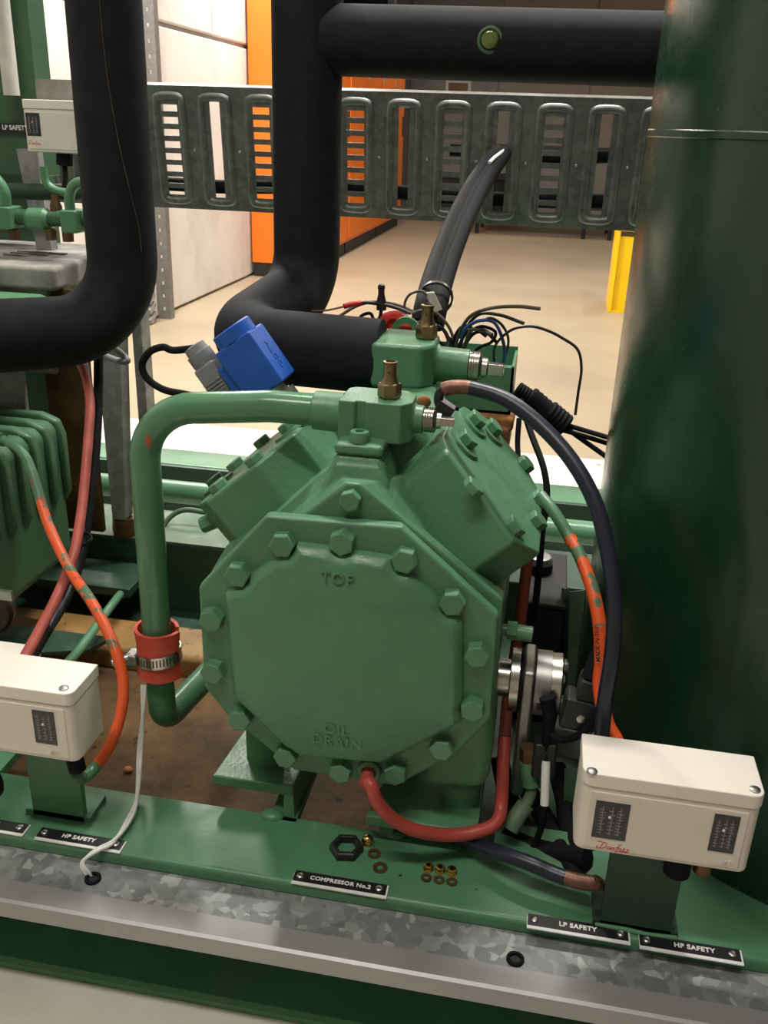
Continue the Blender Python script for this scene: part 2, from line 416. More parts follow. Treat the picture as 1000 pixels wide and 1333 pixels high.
# small louvred unit on the floor by the wall
t = thing('louvred_panel', 'grey louvred metal panel low against left wall behind the black pipe', 'panel', (-2.0, 4.85, FZ))
obj('backing', MB().box((-2.19, 4.88, FZ), (-2.12-.08, 4.9, FZ+.36)), M['sheet'], t)
for k in range(6):
    obj('slat', MB().box((-2.19, 4.80, FZ+.02+k*.055), (-2.155, 4.88, FZ+.05+k*.055), Matrix.Rotation(.5, 3, 'X')), M['sheet'], t)
# sign on back wall
t = thing('wall_sign', 'small white notice with brown picture on the grey back wall', 'sign', (-1.52, 13.98, 1.19))
obj('board', MB().box((-1.70, 13.985, 1.05), (-1.35, 14.0, 1.33)), M['label_white'], t)
obj('picture', MB().box((-1.66, 13.98, 1.10), (-1.39, 13.986, 1.23)), M['bronze'], t)
# dark trolley seen through and under the tray
t = thing('work_trolley', 'dark steel trolley on thin legs at the far end of the floor', 'trolley', (.2, 11, FZ))
obj('top', MB().box((-.9, 10.6, FZ+.85), (.62, 11.4, FZ+.92)), M['dark_void'], t)
obj('shelf', MB().box((-.9, 10.6, FZ+.3), (.62, 11.4, FZ+.34)), M['dark_void'], t)
for x, y in ((-.86, 10.63), (.3, 10.63), (.58, 10.63), (-.86, 11.37), (.58, 11.37)):
    obj('leg', MB().cyl((x, y, FZ), (x, y, FZ+.86), .022, 8), M['dark_void'], t)
t = thing('crate', 'black crate lying on floor in front of the back wall', 'crate', (-1.0, 12.2, FZ))
obj('shell', MB().box((-1.5, 11.9, FZ), (-.5, 12.5, FZ+.55)), M['dark_void'], t, bevel=.02)
obj('rim', MB().box((-1.52, 11.88, FZ+.5), (-.48, 12.52, FZ+.56)), M['black_base'], t, bevel=.01)
# yellow barrier
t = thing('yellow_barrier', 'bright yellow steel guard standing on floor beside the dark green tank', 'barrier', (.5, 6.2, FZ))
obj('side_plate', MB().box((.385, 6.16, FZ), (.405, 6.52, .085)), M['yellow'], t, bevel=.004)
obj('front_plate', MB().box((.405, 6.20, FZ), (.80, 6.22, .05)), M['yellow'], t, bevel=.004)
obj('top_rail', MB().box((.385, 6.16, .085), (.82, 6.26, .10)), M['yellow'], t, bevel=.004)
obj('foot_plate', MB().box((.40, 6.16, FZ), (.82, 6.5, FZ+.012)), M['yellow'], t)

# ================================================================== SKID
t = thing('skid_frame', 'green painted steel skid frame carrying compressor and tank', 'skid', (0, 1.1, PZ))
SK = t
# front channel: top plate with rounded nose, web, bottom flange (one rolled section)
prof = [(.70, 0), (.70, -.009), (.66, -.009), (.645, -.02), (.645, -.118), (.60, -.124), (.588, -.127), (.588, -.135), (.655, -.135), (.655, -.03)]
sec = [(.705, 0.0)] + [(.6275-.0055*math.sin(a), -.0055+.0055*math.cos(a)) for a in [k*math.pi/12 for k in range(7)]] + [(.622, -.0125), (.645, -.0145), (.645, -.118), (.592, -.124), (.588, -.128), (.588, -.135), (.657, -.135), (.657, -.010), (.705, -.010)]
mb = MB(); mb.skin([mb.ring([V(x, y, z) for y, z in sec]) for x in (-1.6, 1.2)])
obj('front_channel', mb, M['green_skid'], t, angle=30)
mb = MB()
mb.box((-.2235, .70, -.010), (-.196, .86, 0)); mb.box((-.105, .70, -.010), (-.086, .86, 0)); mb.box((.0, .70, -.010), (.10, .745, -.0005)); mb.box((.10, .70, -.010), (1.2, 1.35, -.0005)); mb.box((-1.6, .70, -.010), (-.52, .80, 0))
obj('deck_plate', mb, M['green_skid'], t)
for p in ((-.2215, .704), (-.0975, .706)):
    obj('weld_bead', MB().sphere((p[0], p[1], 0), .011, 8, (1.1, .8, .5)), M['green_skid'], t)
pan = obj('drip_pan', MB().box((-1.5, .655, -.130), (-.03, 1.10, -.118)), M['pan'], t)
obj('cross_beam', MB().box((-1.5, 1.092, -.134), (-.031, 1.182, -.085)), M['ledge'], t, bevel=.012)
obj('shade_fill_box', MB().box((-.03, .655, -.134), (.10, 1.284, -.075)), M['green_dark'], t, bevel=.003)  # added box, its dark colour stands in for shade in this gap
obj('shade_fill_strip', MB().box((-1.5, 1.183, -.134), (-.031, 1.284, -.122)), M['green_dark'], t)  # added dark strip over the lit plinth, shade between beam and rail
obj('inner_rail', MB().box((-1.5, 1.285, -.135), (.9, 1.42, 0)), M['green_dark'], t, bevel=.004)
obj('rail_top', MB().box((-1.5, 1.286, 0), (-.02, 1.405, .003)), M['green_dusty'], t)
obj('rear_channel', MB().box((-1.6, 1.645, -.135), (1.2, 1.735, 0)), M['green_skid'], t, bevel=.005)
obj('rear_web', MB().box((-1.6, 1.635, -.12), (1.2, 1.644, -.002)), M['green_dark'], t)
tag(obj('green_pipe', MB().cyl((-1.5, 1.56, -.024), (1.0, 1.56, -.024), .022, 16), M['green'], None), 'straight green pipe running along the back of skid behind compressor', 'pipe')

# galvanised trunking along the front
t = thing('cable_trunking', 'spangled galvanised cable trunking along front edge of green skid', 'trunking', (0, .6, PZ))
TZ = -.0125
ya, yb = (-0.4451, 0.581, -0.012)[1], (-0.431, 0.5579, -0.012)[1]
obj('body', MB().box((-1.6, yb+.010, -.028), (1.2, .640, TZ-.003)), M['galv'], t)
obj('top_face', MB().box((-1.6, ya-.002, TZ-.003), (1.2, .6215, TZ)), M['galv'], t)
mb = MB(); mb.skin([mb.ring([V(x, y, z) for y, z in [(ya, TZ-.001), (ya, TZ+.0022), (yb+.002, TZ+.0026), (yb-.001, TZ+.001), (yb-.002, TZ-.003), (yb-.0025, -.0275), (yb+.0005, -.029), (yb+.002, -.024)]]) for x in (-1.6, 1.2)])
obj('lid_edge', mb, M['lid_strip'], t, angle=25)
gp = [(0.0276, 0.5911, -0.012), (-0.3627, 0.5998, -0.012)]
for i, p in enumerate(gp):
    g = thing('cable_grommet', ['black rubber grommet with empty hole in trunking below LP SAFETY plate', 'black rubber grommet in trunking with white wire passing through it'][i], 'grommet', p)
    obj('ring', MB().lathe((p[0], p[1], TZ-.0005), (0, 0, 1), [(0, .0078), (.0028, .0075), (.0036, .0062), (.0032, .0048), (.0012, .0044)], 24, caps=False), M['black'], g)
    obj('hole', MB().cyl((p[0], p[1], TZ-.0003), (p[0], p[1], TZ+.0005), .0046, 16), M['dark_void'], g)

# engraved label plates on the skid
def label_plate(x0, x1, y, words, lab, loc_z=0, scratched=False, tsize=.0066, tx=None):
    h = .0062
    g = thing('label_plate', lab, 'label', ((x0+x1)/2, y, 0), 'engraved label plates')
    obj('white_core', MB().box((x0, y-h-.0032, 0), (x1, y+h, .0012)), M['label_white'], g)
    obj('black_face', MB().box((x0+.0004, y-h, .0012), (x1-.0015, y+h, .0018)), M['label_black'], g)
    for x in (x0+.0065, x1-.008):
        obj('rivet', MB().lathe((x, y, .0017), (0, 0, 1), [(0, .0036), (.0012, .0034), (.0018, .0022), (.001, .0014)], 14), M['zinc'], g)
    text('lettering', words, tsize, M['label_white'], g, (tx if tx is not None else (x0+x1)/2, y-.0002, .0019), (1, 0, 0), (0, 1, 0), .0002, bold=.00022, spacing=1.08)
    return g
label_plate(-.1788, -.0905, .6305, 'COMPRESSOR No.2', 'black engraved plate reading COMPRESSOR No.2 below the green compressor', tsize=.0062)
label_plate(.0352, .1235, .6245, 'LP SAFETY', 'black engraved plate reading LP SAFETY below the right cream box', tx=.079)
label_plate(.1310, .2165, .6225, 'HP SAFETY', 'black engraved plate reading HP SAFETY at far right below tank', tx=.177)
label_plate(-.4335, -.3460, .6320, 'HP SAFETY', 'black engraved plate reading HP SAFETY at left under white wire', tx=-.392)
label_plate(-.5385, -.4460, .6330, 'LP SAFETY', 'black engraved plate cut off by left edge of the photo')

# loose bits on the skid
t = tag(obj('lock_nut', MB().lathe((-.1384, .6729, 0), (0, 0, 1), [(0, .0165), (.0065, .0165), (.008, .0148), (.008, .0108), (0, .0108), (0, .0165)], 6, caps=False, phase=.15), M['black_plastic'], None, bevel=.0008), 'large black plastic hexagonal lock nut lying on green skid', 'nut')
for q, lab in (((-0.0827, 0.6519, 0), 'tiny orange paint flake lying left of the three brass nuts'), ((-0.0119, 0.6501, 0), 'tiny orange paint flake lying right of the three brass nuts')):
    tag(obj('paint_flake', MB().prism([(q[0]-.0015, q[1]-.001), (q[0]+.0012, q[1]-.0014), (q[0]+.0016, q[1]+.0008), (q[0]-.0004, q[1]+.0016)], .0005, (0, 0, 0), (1, 0, 0), (0, 1, 0), (0, 0, 1)), M['brass_bright'], None), lab, 'flake')
t = thing('cap_nut', 'small shiny brass dome nut beside the large black lock nut', 'nut', (-.1205, .687, 0))
obj('hex_body', MB().hexbolt((-.1205, .687, 0), (0, 0, 1), .0062, .005), M['brass_bright'], t)
obj('dome', MB().sphere((-.1205, .687, .005), .0052, 8, (1, 1, .8)), M['brass_bright'], t)
def washer(p, r, lab, mat='bronze'):
    return tag(obj('washer', MB().lathe(p, (0, 0, 1), [(0, r), (.0012, r), (.0012, r*.45), (0, r*.45), (0, r)], 18, caps=False), M[mat], None), lab, 'washer')
washer((-.1116, .6736, 0), .0062, 'dull brown washer behind, nearest to the brass dome nut')
washer((-.1026, .6574, 0), .0070, 'brown flat washer lying alone above COMPRESSOR plate end')
for i, x in enumerate((-.0581, -.0471, -.0363)):
    n = ['left', 'middle', 'right'][i]
    g = thing('brass_nut', n+' of three small brass nuts in a row on green skid', 'nut', (x, .666, 0), 'three brass nuts')
    obj('hex_body', MB().lathe((x, .666, 0), (0, 0, 1), [(0, .0046), (.005, .0046), (.0055, .004), (.0055, .0022), (.001, .0022)], 6, phase=i*.3), M['brass_bright'], g)
    obj('flange', MB().cyl((x, .666, 0), (x, .666, .001), .0052, 14), M['brass_bright'], g)
    washer((x-.0005+.002*i*.5, .6540, 0), .0052, n+' of three small brown washers in front of the brass nuts')

# ================================================================== COMPRESSOR
C = thing('compressor', 'green V type refrigeration compressor with octagonal bolted cover', 'compressor', (-.15, .80, 0))
A = [(-.283, .155), (-.283, .251), (-.150, .3665), (-.140, .3665), (-.0124, .273), (-.0125, .165), (-.042, .119), (-.0956, .0755), (-.1937, .0755), (-.2576, .127)]
B = [(-.286, .155), (-.286, .258), (-.180, .352), (-.112, .350), (-.012, .245), (-.0125, .165), (-.042, .119), (-.0956, .0755), (-.1937, .0755), (-.2576, .127)]
mb = MB(); rA = [mb.ring([V(x, y, z) for x, z in poly]) for y, poly in ((.6995, A), (.772, B), (1.0, B))]
mb.skin(rA)
obj('crankcase', mb, M['green_cast'], C, bevel=.0035, seg=3)
# front cover flange and raised octagon panel
outer = [(-.2801, .2590), (-.2795, .1539), (-.2576, .1267), (-.1937, .0739), (-.0956, .0732), (-.042, .1174), (-.0135, .1620), (-.0150, .2640), (-.1020, .3370), (-.2165, .3345)]
BOLTS = [(-.2409, .2787), (-.2005, .312), (-.1492, .320), (-.096, .3098), (-.054, .2755), (-.030, .2281), (-.0301, .1733), (-.0546, .1274), (-.0955, .093), (-.147, .0858), (-.1996, .0944), (-.2431, .129), (-.2674, .1765), (-.2666, .2312)]
obj('cover_flange', MB().prism(outer, .0135, (0, .6855, 0)), M['green_cast'], C, bevel=.0035, seg=3)
inner = [(-.1857, .3088), (-.1079, .3051), (-.0497, .256), (-.0437, .1609), (-.1095, .1083), (-.1893, .1034), (-.2442, .1575), (-.2482, .257)]
def scallop(poly, r, grow=0):
    c = V(-.1469, .2065); out = []
    for a, b in zip(poly, poly[1:]+poly[:1]):
        for k in range(14):
            p = V(a).lerp(V(b), k/14) if False else Vector((a[0]+(b[0]-a[0])*k/14, a[1]+(b[1]-a[1])*k/14))
            p = p+(p-Vector((-.1469, .2065))).normalized()*grow
            for q in BOLTS:
                d = p-Vector(q)
                if d.length < r-grow: p = Vector(q)+d.normalized()*(r-grow)
            out.append((p.x, p.y))
    return out
mb = MB()
rg = [mb.ring([V(x, y, z) for x, z in scallop(inner, .0168, g)]) for y, g in ((.6858, .0060), (.6800, .0052), (.6785, .0042), (.6725, -.0002), (.6715, -.0022))]
mb.skin(rg)
obj('cover_panel', mb, M['green_cast'], C, angle=42)
for x, z in BOLTS:
    obj('bolt', MB().lathe((x, .6855, z), (0, -1, 0), [(0, .0118), (.0015, .0118), (.0016, .0112), (.0095, .0112), (.0105, .0098)], 6, phase=random.random()), M['green'], C, bevel=.0006)
obj('bolt', MB().lathe((-.1458, .6995, .3523), (0, -1, 0), [(0, .0095), (.009, .0095), (.010, .0082)], 6, phase=.3), M['green'], C, bevel=.0006)
for s_, z_, x_ in (('TOP', .2905, -.1505), ('OIL', .1385, -.1497), ('DRAIN', .1255, -.1490)):
    text('raised_lettering', s_, .0142, M['green_cast'], C, (x_, .6716, z_), (1, 0, -.015), (0, 0, 1), .0016, spacing=1.12)
obj('drain_plug', MB().lathe((-.1207, .6855, .0886), (0, -1, 0), [(0, .0115), (.004, .0115), (.005, .0105), (.005, .0068), (.001, .0066)], 20), M['green'], C)
# cylinder heads
def head(o, ang, plan, h, bolts, bosses, nm):
    u = V(math.cos(ang), 0, -math.sin(ang)) if ang > 0 else V(math.cos(ang), 0, -math.sin(ang))
    n = V(math.sin(ang), 0, math.cos(ang)); v = V(0, 1, 0)
    hd = obj('cylinder_head', MB().prism(plan, h, V(o)-n*(h+.001), u, v, n), M['green_cast'], C, bevel=.0035, seg=3)
    for i, (a, b) in enumerate(bolts):
        p = V(o)+u*a+v*b-n*.001
        if i in bosses: obj('boss', MB().lathe(p-n*.001, n, [(0, .0195), (.004, .0185)], 22), M['green_cast'], hd)
        obj('bolt', MB().lathe(p+(n*.003 if i in bosses else n*0), n, [(0, .0102), (.0068, .0102), (.0078, .0090)], 6, phase=.25), M['green'], hd, bevel=.0006)
    return hd
planR = [(-.010, .785), (0, .767), (.094, .757), (.131, .790), (.131, .905), (.098, .945), (.030, .945), (-.010, .905)]
bR = [(.0132, .814), (.0350, .780), (.090, .778), (.119, .818), (.1205, .880), (.094, .925), (.039, .920), (.014, .888)]
bR = [(.0130, .8145), (.0347, .7365), (.0888, .751), (.117, .818), (.1185, .877), (.0925, .927), (.0385, .917), (.0158, .887)]
planR = [(-.011, .782), (0, .760), (.093, .731), (.127, .763), (.128, .835), (.122, .905), (.092, .942), (.031, .944), (-.010, .87)]
head((-.0735, .0, .381), math.radians(45), planR, .060, bR, (0, 7, 6), 'right')
# left: up-slope direction is +x +z, plan coordinates run down the slope to the left
planL = [(-.004, .800), (-.042, .768), (-.106, .768), (-.128, .79), (-.128, .905), (-.098, .945), (-.034, .945), (-.004, .91)]
bL = [(-.020, .835), (-.046, .785), (-.095, .787), (-.117, .83), (-.117, .885), (-.095, .927), (-.040, .927), (-.020, .89)]
head((-.2214, .0, .3748), math.radians(-40), planL, .060, bL, (0, 3), 'left')
obj('side_plug', MB().hexbolt((-0.3028, 0.8, 0.2743), (-.8, -.25, -.35), .0085, .018), M['green'], C, bevel=.0006)
# pedestal under discharge valve, saddle between heads
mb = MB()
px_ = -.1485
mb.skin([mb.ring([V(px_+sx*a, .757+sy*b, z) for sx, sy in ((-1, -1), (1, -1), (1, 1), (-1, 1))]) for z, a, b in ((.335, .034, .040), (.366, .0245, .024), (.373, .0215, .0215), (.3775, .0205, .0205))])
obj('pedestal', mb, M['green_cast'], C, bevel=.008, seg=3)
mb = MB(); mb.skin([mb.ring([V(-.132+sx*a, .88+sy*b, z) for sx, sy in ((-1, -1), (1, -1), (1, 1), (-1, 1))]) for z, a, b in ((.335, .052, .10), (.375, .040, .085), (.392, .030, .075))])
obj('saddle', mb, M['green_cast'], C, bevel=.014, seg=4)
obj('rust_patch', MB().sphere((-0.1095, 0.86, 0.3947), .008, 8, (.9, .6, .8)), M['rust_flake'], C)
obj('rust_patch', MB().sphere((-0.1178, 0.8, 0.3376), .0075, 8, (1.1, .6, .3)), M['rust_flake'], C)
# feet
fl = MB(); fl.prism([(-.2862, .712), (-.2015, .712), (-.198, .80), (-.2780, .80)], .012, (0, 0, .020), (1, 0, 0), (0, 1, 0), (0, 0, 1))
ft = obj('foot', fl, M['green_cast'], C, bevel=.002)
mb = MB(); mb.hexa([V(-.2115, .712, .0215), V(-.2015, .712, .0215), V(-.198, .80, .0215), V(-.208, .80, .0215)], [V(-.211, .706, 0), V(-.1985, .706, 0), V(-.196, .80, 0), V(-.208, .80, 0)])
obj('gusset', mb, M['green_cast'], ft, bevel=.001)
obj('post', MB().lathe((-.243, .755, .031), (0, 0, 1), [(0, .020), (.06, .020), (.09, .024), (.12, .02)], 20), M['green_cast'], ft)
fr = MB(); fr.prism([(-.1235, .688), (-.016, .688), (-.016, .80), (-.110, .80)], .012, (0, 0, .020), (1, 0, 0), (0, 1, 0), (0, 0, 1))
ft = obj('foot', fr, M['green_cast'], C, bevel=.002)
mb = MB(); mb.box((-.1115, .700, 0), (-.098, .80, .021)); obj('gusset', mb, M['green_cast'], ft)
obj('gusset', MB().box((-.026, .700, 0), (-.016, .80, .021)), M['green_cast'], ft)
obj('post', MB().lathe((-.036, .735, .031), (0, 0, 1), [(0, .0185), (.022, .0185), (.025, .015), (.05, .02), (.08, .02)], 20), M['green_cast'], ft)
mb = MB(); mb.prism([(-.075, .06), (-.012, .066), (-.010, .10), (-.012, .165), (-.06, .165)], .09, (0, .705, 0)); obj('sump_corner', mb, M['green_cast'], C, bevel=.012, seg=3)
# small port on right side
p0 = V((-0.0137, 0.76, 0.2107))
mb = MB(); mb.cyl(p0+V(-.02, 0, 0), p0+V(.006, 0, 0), .0055, 12); mb.lathe(p0+V(.006, 0, 0), (1, 0, 0), [(0, .0088), (.009, .0088)], 6); mb.lathe(p0+V(.015, 0, -.001), (1, 0, -.05), [(0, .0075), (.014, .0075), (.0148, .0065)], 16)
obj('pressure_port', mb, M['green'], C)

# discharge valve
D = thing('discharge_valve', 'green shut-off valve block with brass cap on top of compressor, nearer one', 'valve', (-.145, .775, .39))
zt, zb = .4195, .3830
oct_ = [(-.1715, .757), (-.157, .757), (-.155, .7605), (-.1485, .7605), (-.1465, .757), (-.1165, .757), (-.1075, .768), (-.1075, .792), (-.1165, .806), (-.166, .806), (-.1715, .80)]
mb = MB(); mb.prism(oct_, zt-zb, (0, 0, zb), (1, 0, 0), (0, 1, 0), (0, 0, 1)); obj('block', mb, M['green_cast'], D, bevel=.0015)
obj('flange', MB().box((-.1700, .7345, .3770), (-.1270, .79, .3875)), M['green_cast'], D, bevel=.004)
sc = V((-0.1494, 0.745, 0.3893))
mb = MB(); mb.lathe((sc.x, sc.y, .3875), (0, 0, 1), [(0, .0085), (.0085, .0085), (.0095, .0078), (.0095, .004), (.006, .0038)], 20); obj('socket_screw', mb, M['green'], D)
vz = .4010; vy = .781
obj('outlet', MB().lathe((-.109, vy, vz), (1, 0, 0), [(0, .016), (.003, .0128), (.010, .0124)], 20), M['green_cast'], D)
th = [(0, .0108)]
for k in range(5): th += [(.0012+k*.0022, .0116), (.0023+k*.0022, .0104)]
mb = MB(); mb.lathe((-.0995, vy, vz), (1, 0, 0), th+[(.0128, .0075), (.0165, .0070)], 20); obj('threaded_collar', mb, M['steel'], D)
obj('stem', MB().lathe((-.0835, vy, vz), (1, 0, 0), [(0, .0052), (.0115, .0052), (.012, .0045)], 4, phase=.5), M['steel'], D, bevel=.0006)
def brass_cap(par, p, k=1.0):
    c = obj('brass_cap', MB().lathe(p, (0, 0, 1), [(0, .0125*k), (.002*k, .0142*k), (.0155*k, .0142*k), (.018*k, .0122*k)], 6, phase=.2), M['brass'], par, bevel=.0005)
    mb = MB(); mb.lathe(V(p)+V(0, 0, .0155*k), (0, 0, 1), [(.001*k, .0118*k), (.005*k, .0098*k), (.011*k, .0078*k), (.024*k, .0076*k), (.0245*k, .0085*k), (.027*k, .0085*k), (.0275*k, .0060*k), (.024*k, .0055*k)], 22)
    obj('neck', mb, M['brass'], c)
    obj('vent_hole', MB().cyl(V(p)+V(0, -.0077*k, .031*k), V(p)+V(0, -.0082*k, .031*k), .0012*k, 10), M['dark_void'], c)
brass_cap(D, (-.1300, .778, .4195), .76)

# suction valve
S = thing('suction_valve', 'green shut-off valve block with brass cap joined to the black insulated pipe', 'valve', (-.14, .95, .39))
oct2 = [(-.1745, .915), (-.122, .915), (-.110, .932), (-.110, .980), (-.122, .997), (-.1745, .997)]
pz = [(-.176+.0, 0)]
mb = MB(); mb.prism(oct2, .0475, (0, 0, .3890), (1, 0, 0), (0, 1, 0), (0, 0, 1)); obj('block', mb, M['green_cast'], S, bevel=.006, seg=3)
obj('neck', MB().lathe((-.135, .955, .36), (0, 0, 1), [(0, .03), (.03, .026)], 20), M['green_cast'], S)
obj('outlet', MB().lathe((-.112, .960, .4095), (1, 0, -.02), [(0, .022), (.005, .0185), (.0355, .0178)], 22), M['green_cast'], S)
th = [(0, .0165)]
for k in range(5): th += [(.0014+k*.0026, .0172), (.0027+k*.0026, .0158)]
mb = MB(); mb.lathe((-.0768, .960, .4088), (1, 0, -.02), th+[(.0148, .011), (.020, .0105), (.0215, .009)], 22); obj('threaded_collar', mb, M['steel'], S)
obj('stem', MB().lathe((-.0558, .960, .4083), (1, 0, -.02), [(0, .0082), (.016, .0080), (.0165, .007)], 4, phase=.5), M['steel'], S, bevel=.001)
brass_cap(S, (-.1225, .955, .4365), .82)

# discharge pipe
R_ = .0148
PX, PY = -.3660, .781
path = [(-.165, PY, vz), (-.2000, PY, .4015), (-.240, PY, .4015), (PX, PY, .3880), (PX-.001, PY, .036), (-.345, .93, .036)]
mb = MB(); mb.tube(fillet(path, [.1, .12, .058, .022], 10), R_, 20)
DP = thing('discharge_pipe', 'green bent discharge pipe looping down left of compressor', 'pipe', (PX, PY, .2))
obj('tube', mb, M['green_pipe'], DP)
chip = V((-0.3548, 0.7665, 0.3622))
obj('paint_chip', MB().sphere(chip, .0062, 8, (.55, .16, 1.1)), M['rust_orange'], DP)
mb = MB(); mb.lathe((-.172, PY, vz), (-1, 0, .02), [(0, .0185), (.003, .0182), (.026, .0178), (.0275, .0158)], 22); obj('socket', mb, M['green_cast'], DP)
# orange sleeve, clamp, white wire
SL = thing('rubber_sleeve', 'red orange rubber sleeve wrapped round the green discharge pipe', 'sleeve', (PX, PY, .13))
zc = V((-0.3676, 0.775, 0.1258)).z
mb = MB(); n = 40
rings = []
for z, tw in ((zc-.0270, 0), (zc-.013, .0), (zc+.013, 0), (zc+.0275, 0)):
    flare = .0015 if abs(z-zc) > .02 else 0
    out_ = [V(PX-.001+math.cos(a)*(.0215+flare+(.004 if k > n-6 else 0)*(k-n+6)/6), PY+math.sin(a)*(.0215+flare), z+math.cos(a)*(-.001)) for k in range(n) for a in [math.radians(20)+2*math.pi*k/n*.96]]
    rings.append(out_)
vr = [mb.ring(r) for r in rings]
inr = [mb.ring([V(PX-.001, PY, p.z)+(p-V(PX-.001, PY, p.z))*.84 for p in r]) for r in rings]
mb.skin(vr, False, False); mb.skin(inr, False, False)
for k in range(n-1):
    mb.bm.faces.new((vr[-1][k], vr[-1][k+1], inr[-1][k+1], inr[-1][k])); mb.bm.faces.new((vr[0][k], vr[0][k+1], inr[0][k+1], inr[0][k]))
for i in range(3):
    for k in (0, n-1): mb.bm.faces.new((vr[i][k], vr[i+1][k], inr[i+1][k], inr[i][k]))
obj('sleeve_body', mb, M['orange_wrap'], SL)
HC = thing('hose_clamp', 'shiny steel worm drive hose clamp tightened round the red orange sleeve', 'clamp', (PX, PY, zc))
tilt = Matrix.Rotation(math.radians(-5), 3, 'Y')
def tl(p): return V(PX, PY, zc-.0035)+tilt @ (V(p)-V(PX, PY, zc-.0035))
mb = MB(); mb.skin([mb.ring([tl((PX+math.cos(2*math.pi*k/40)*r, PY+math.sin(2*math.pi*k/40)*r, zc-.0035+h)) for k in range(40)]) for r, h in ((.0223, -.0068), (.0236, -.0068), (.0236, .0068), (.0223, .0068))], False)
obj('band', mb, M['steel'], HC)
for k in range(16):
    a = math.radians(-150+k*8.6); q = tl((PX+math.cos(a)*.0237, PY+math.sin(a)*.0237, zc-.0035))
    e = V(-math.sin(a), math.cos(a), 0); nn = V(math.cos(a), math.sin(a), 0); zz = V(0, 0, 1)
    obj('slot', MB().hexa([q-e*.0007-zz*.004-nn*.0004, q+e*.0007-zz*.004-nn*.0004, q+e*.0007+zz*.004-nn*.0004, q-e*.0007+zz*.004-nn*.0004], [q-e*.0007-zz*.004+nn*.0001, q+e*.0007-zz*.004+nn*.0001, q+e*.0007+zz*.004+nn*.0001, q-e*.0007+zz*.004+nn*.0001]), M['bronze'], HC)
q = tl((PX-.0225, PY-.012, zc-.0035))
mb = MB(); mb.box(q+V(-.008, -.009, -.007), q+V(.006, .009, .0075)); obj('screw_housing', mb, M['steel_dull'], HC, bevel=.003)
obj('screw', MB().lathe(q+V(-.002, -.004, .004), (-.75, -.55, -.18), [(0, .0042), (.012, .0042), (.0122, .0056), (.019, .0056), (.020, .0045)], 10), M['zinc'], HC)
mb = MB(); w_ = [(-0.3735, 0.755, 0.0981), (-0.3721, 0.745, 0.069), (-0.3715, 0.73, 0.0317), (-0.3571, 0.6868, 0.01), (-0.3538, 0.6577, 0.0065), (-0.3559, 0.6316, 0.0055), (-0.3661, 0.6176, 0.005), (-0.3746, 0.606, 0.0001), (-0.3705, 0.6026, -0.007), (-0.365, 0.6035, -0.016)]
WW = thing('white_wire', 'thin white twin wire hanging from the sleeve down to trunking grommet', 'wire', (-.35, .7, 0))
sp = smooth_path(w_, 10)
for ph in (0, math.pi):
    mb = MB(); mb.tube([p+V(math.cos(ph+i*.16), .3*math.sin(ph+i*.16), .3*math.sin(ph+i*.16))*.0016 for i, p in enumerate(sp)], .0017, 8); obj('strand', mb, M['white_wire'], WW)

# solenoid valve with blue coil, left of the discharge valve
SV = thing('solenoid_valve', 'bright blue solenoid coil on steel valve stem behind the green pipe', 'valve', (-0.2844, 0.87, 0.4234))
cc = V((-0.2845, 0.855, 0.416)); ax = (V((-0.2621, 0.855, 0.3881))-V((-0.2913, 0.855, 0.4278))).normalized()
yv = V(0, 1, 0); nrm = ax.cross(yv).normalized()
if nrm.z < 0: nrm = -nrm
def cb(a0, a1, n0, n1, y0, y1):
    f = lambda a, n_, y: cc+ax*a+nrm*n_+yv*y
    return [f(a0, n0, y0), f(a1, n0, y0), f(a1, n1, y0), f(a0, n1, y0)], [f(a0, n0, y1), f(a1, n0, y1), f(a1, n1, y1), f(a0, n1, y1)]
def at(a, n_, y): return cc+ax*a+nrm*n_+yv*y
obj('coil_body', MB().hexa(*cb(-.0295, .0300, -.0225, .0215, 0, .046)), M['blue'], SV, bevel=.0025, seg=3)
obj('coil_cap', MB().lathe(at(-.029, 0, .021), -ax, [(0, .0215), (.0125, .0215), (.0138, .020)], 28), M['blue'], SV)
obj('connector_base', MB().hexa(*cb(-.016, .027, -.0320, -.0215, .004, .038)), M['blue'], SV, bevel=.002)
obj('stem', MB().lathe(at(.029, .004, .026), ax, [(0, .0085), (.009, .0085), (.0092, .0135), (.034, .0145), (.10, .0145)], 22), M['steel_dull'], SV)
text('raised_mark', 'ALCO', .0115, M['blue'], SV, at(.003, .0216, .023), ax, yv, .0006, bold=.0002)
obj('connector', MB().hexa(*cb(-.0275, .018, -.0560, -.0315, .006, .036)), M['grey_plastic'], SV, bevel=.003)
for k in range(7):
    obj('rib', MB().hexa(*cb(-.010+k*.0036, -.0083+k*.0036, -.0545, -.033, .0045, .0065)), M['grey_plastic'], SV)
obj('gland', MB().lathe(at(-.0265, -.044, .020), -ax, [(0, .0125), (.003, .0135), (.014, .0135), (.0145, .0118), (.022, .0112), (.023, .006)], 18), M['grey_plastic'], SV)
tag(obj('coil_cable', MB().tube(smooth_path([at(-.046, -.044, .020), (-0.3706, 0.875, 0.423), (-0.382, 0.875, 0.4254), (-0.3943, 0.87, 0.4208), (-0.4036, 0.87, 0.4066), (-0.3988, 0.87, 0.3925), (-0.3819, 0.87, 0.3824), (-0.3595, 0.87, 0.3794), (-0.3344, 0.88, 0.373), (-0.3124, 0.9, 0.361)], 8), .0038, 12), M['black'], None), 'black cable looped out to the left of the grey coil plug', 'cable')

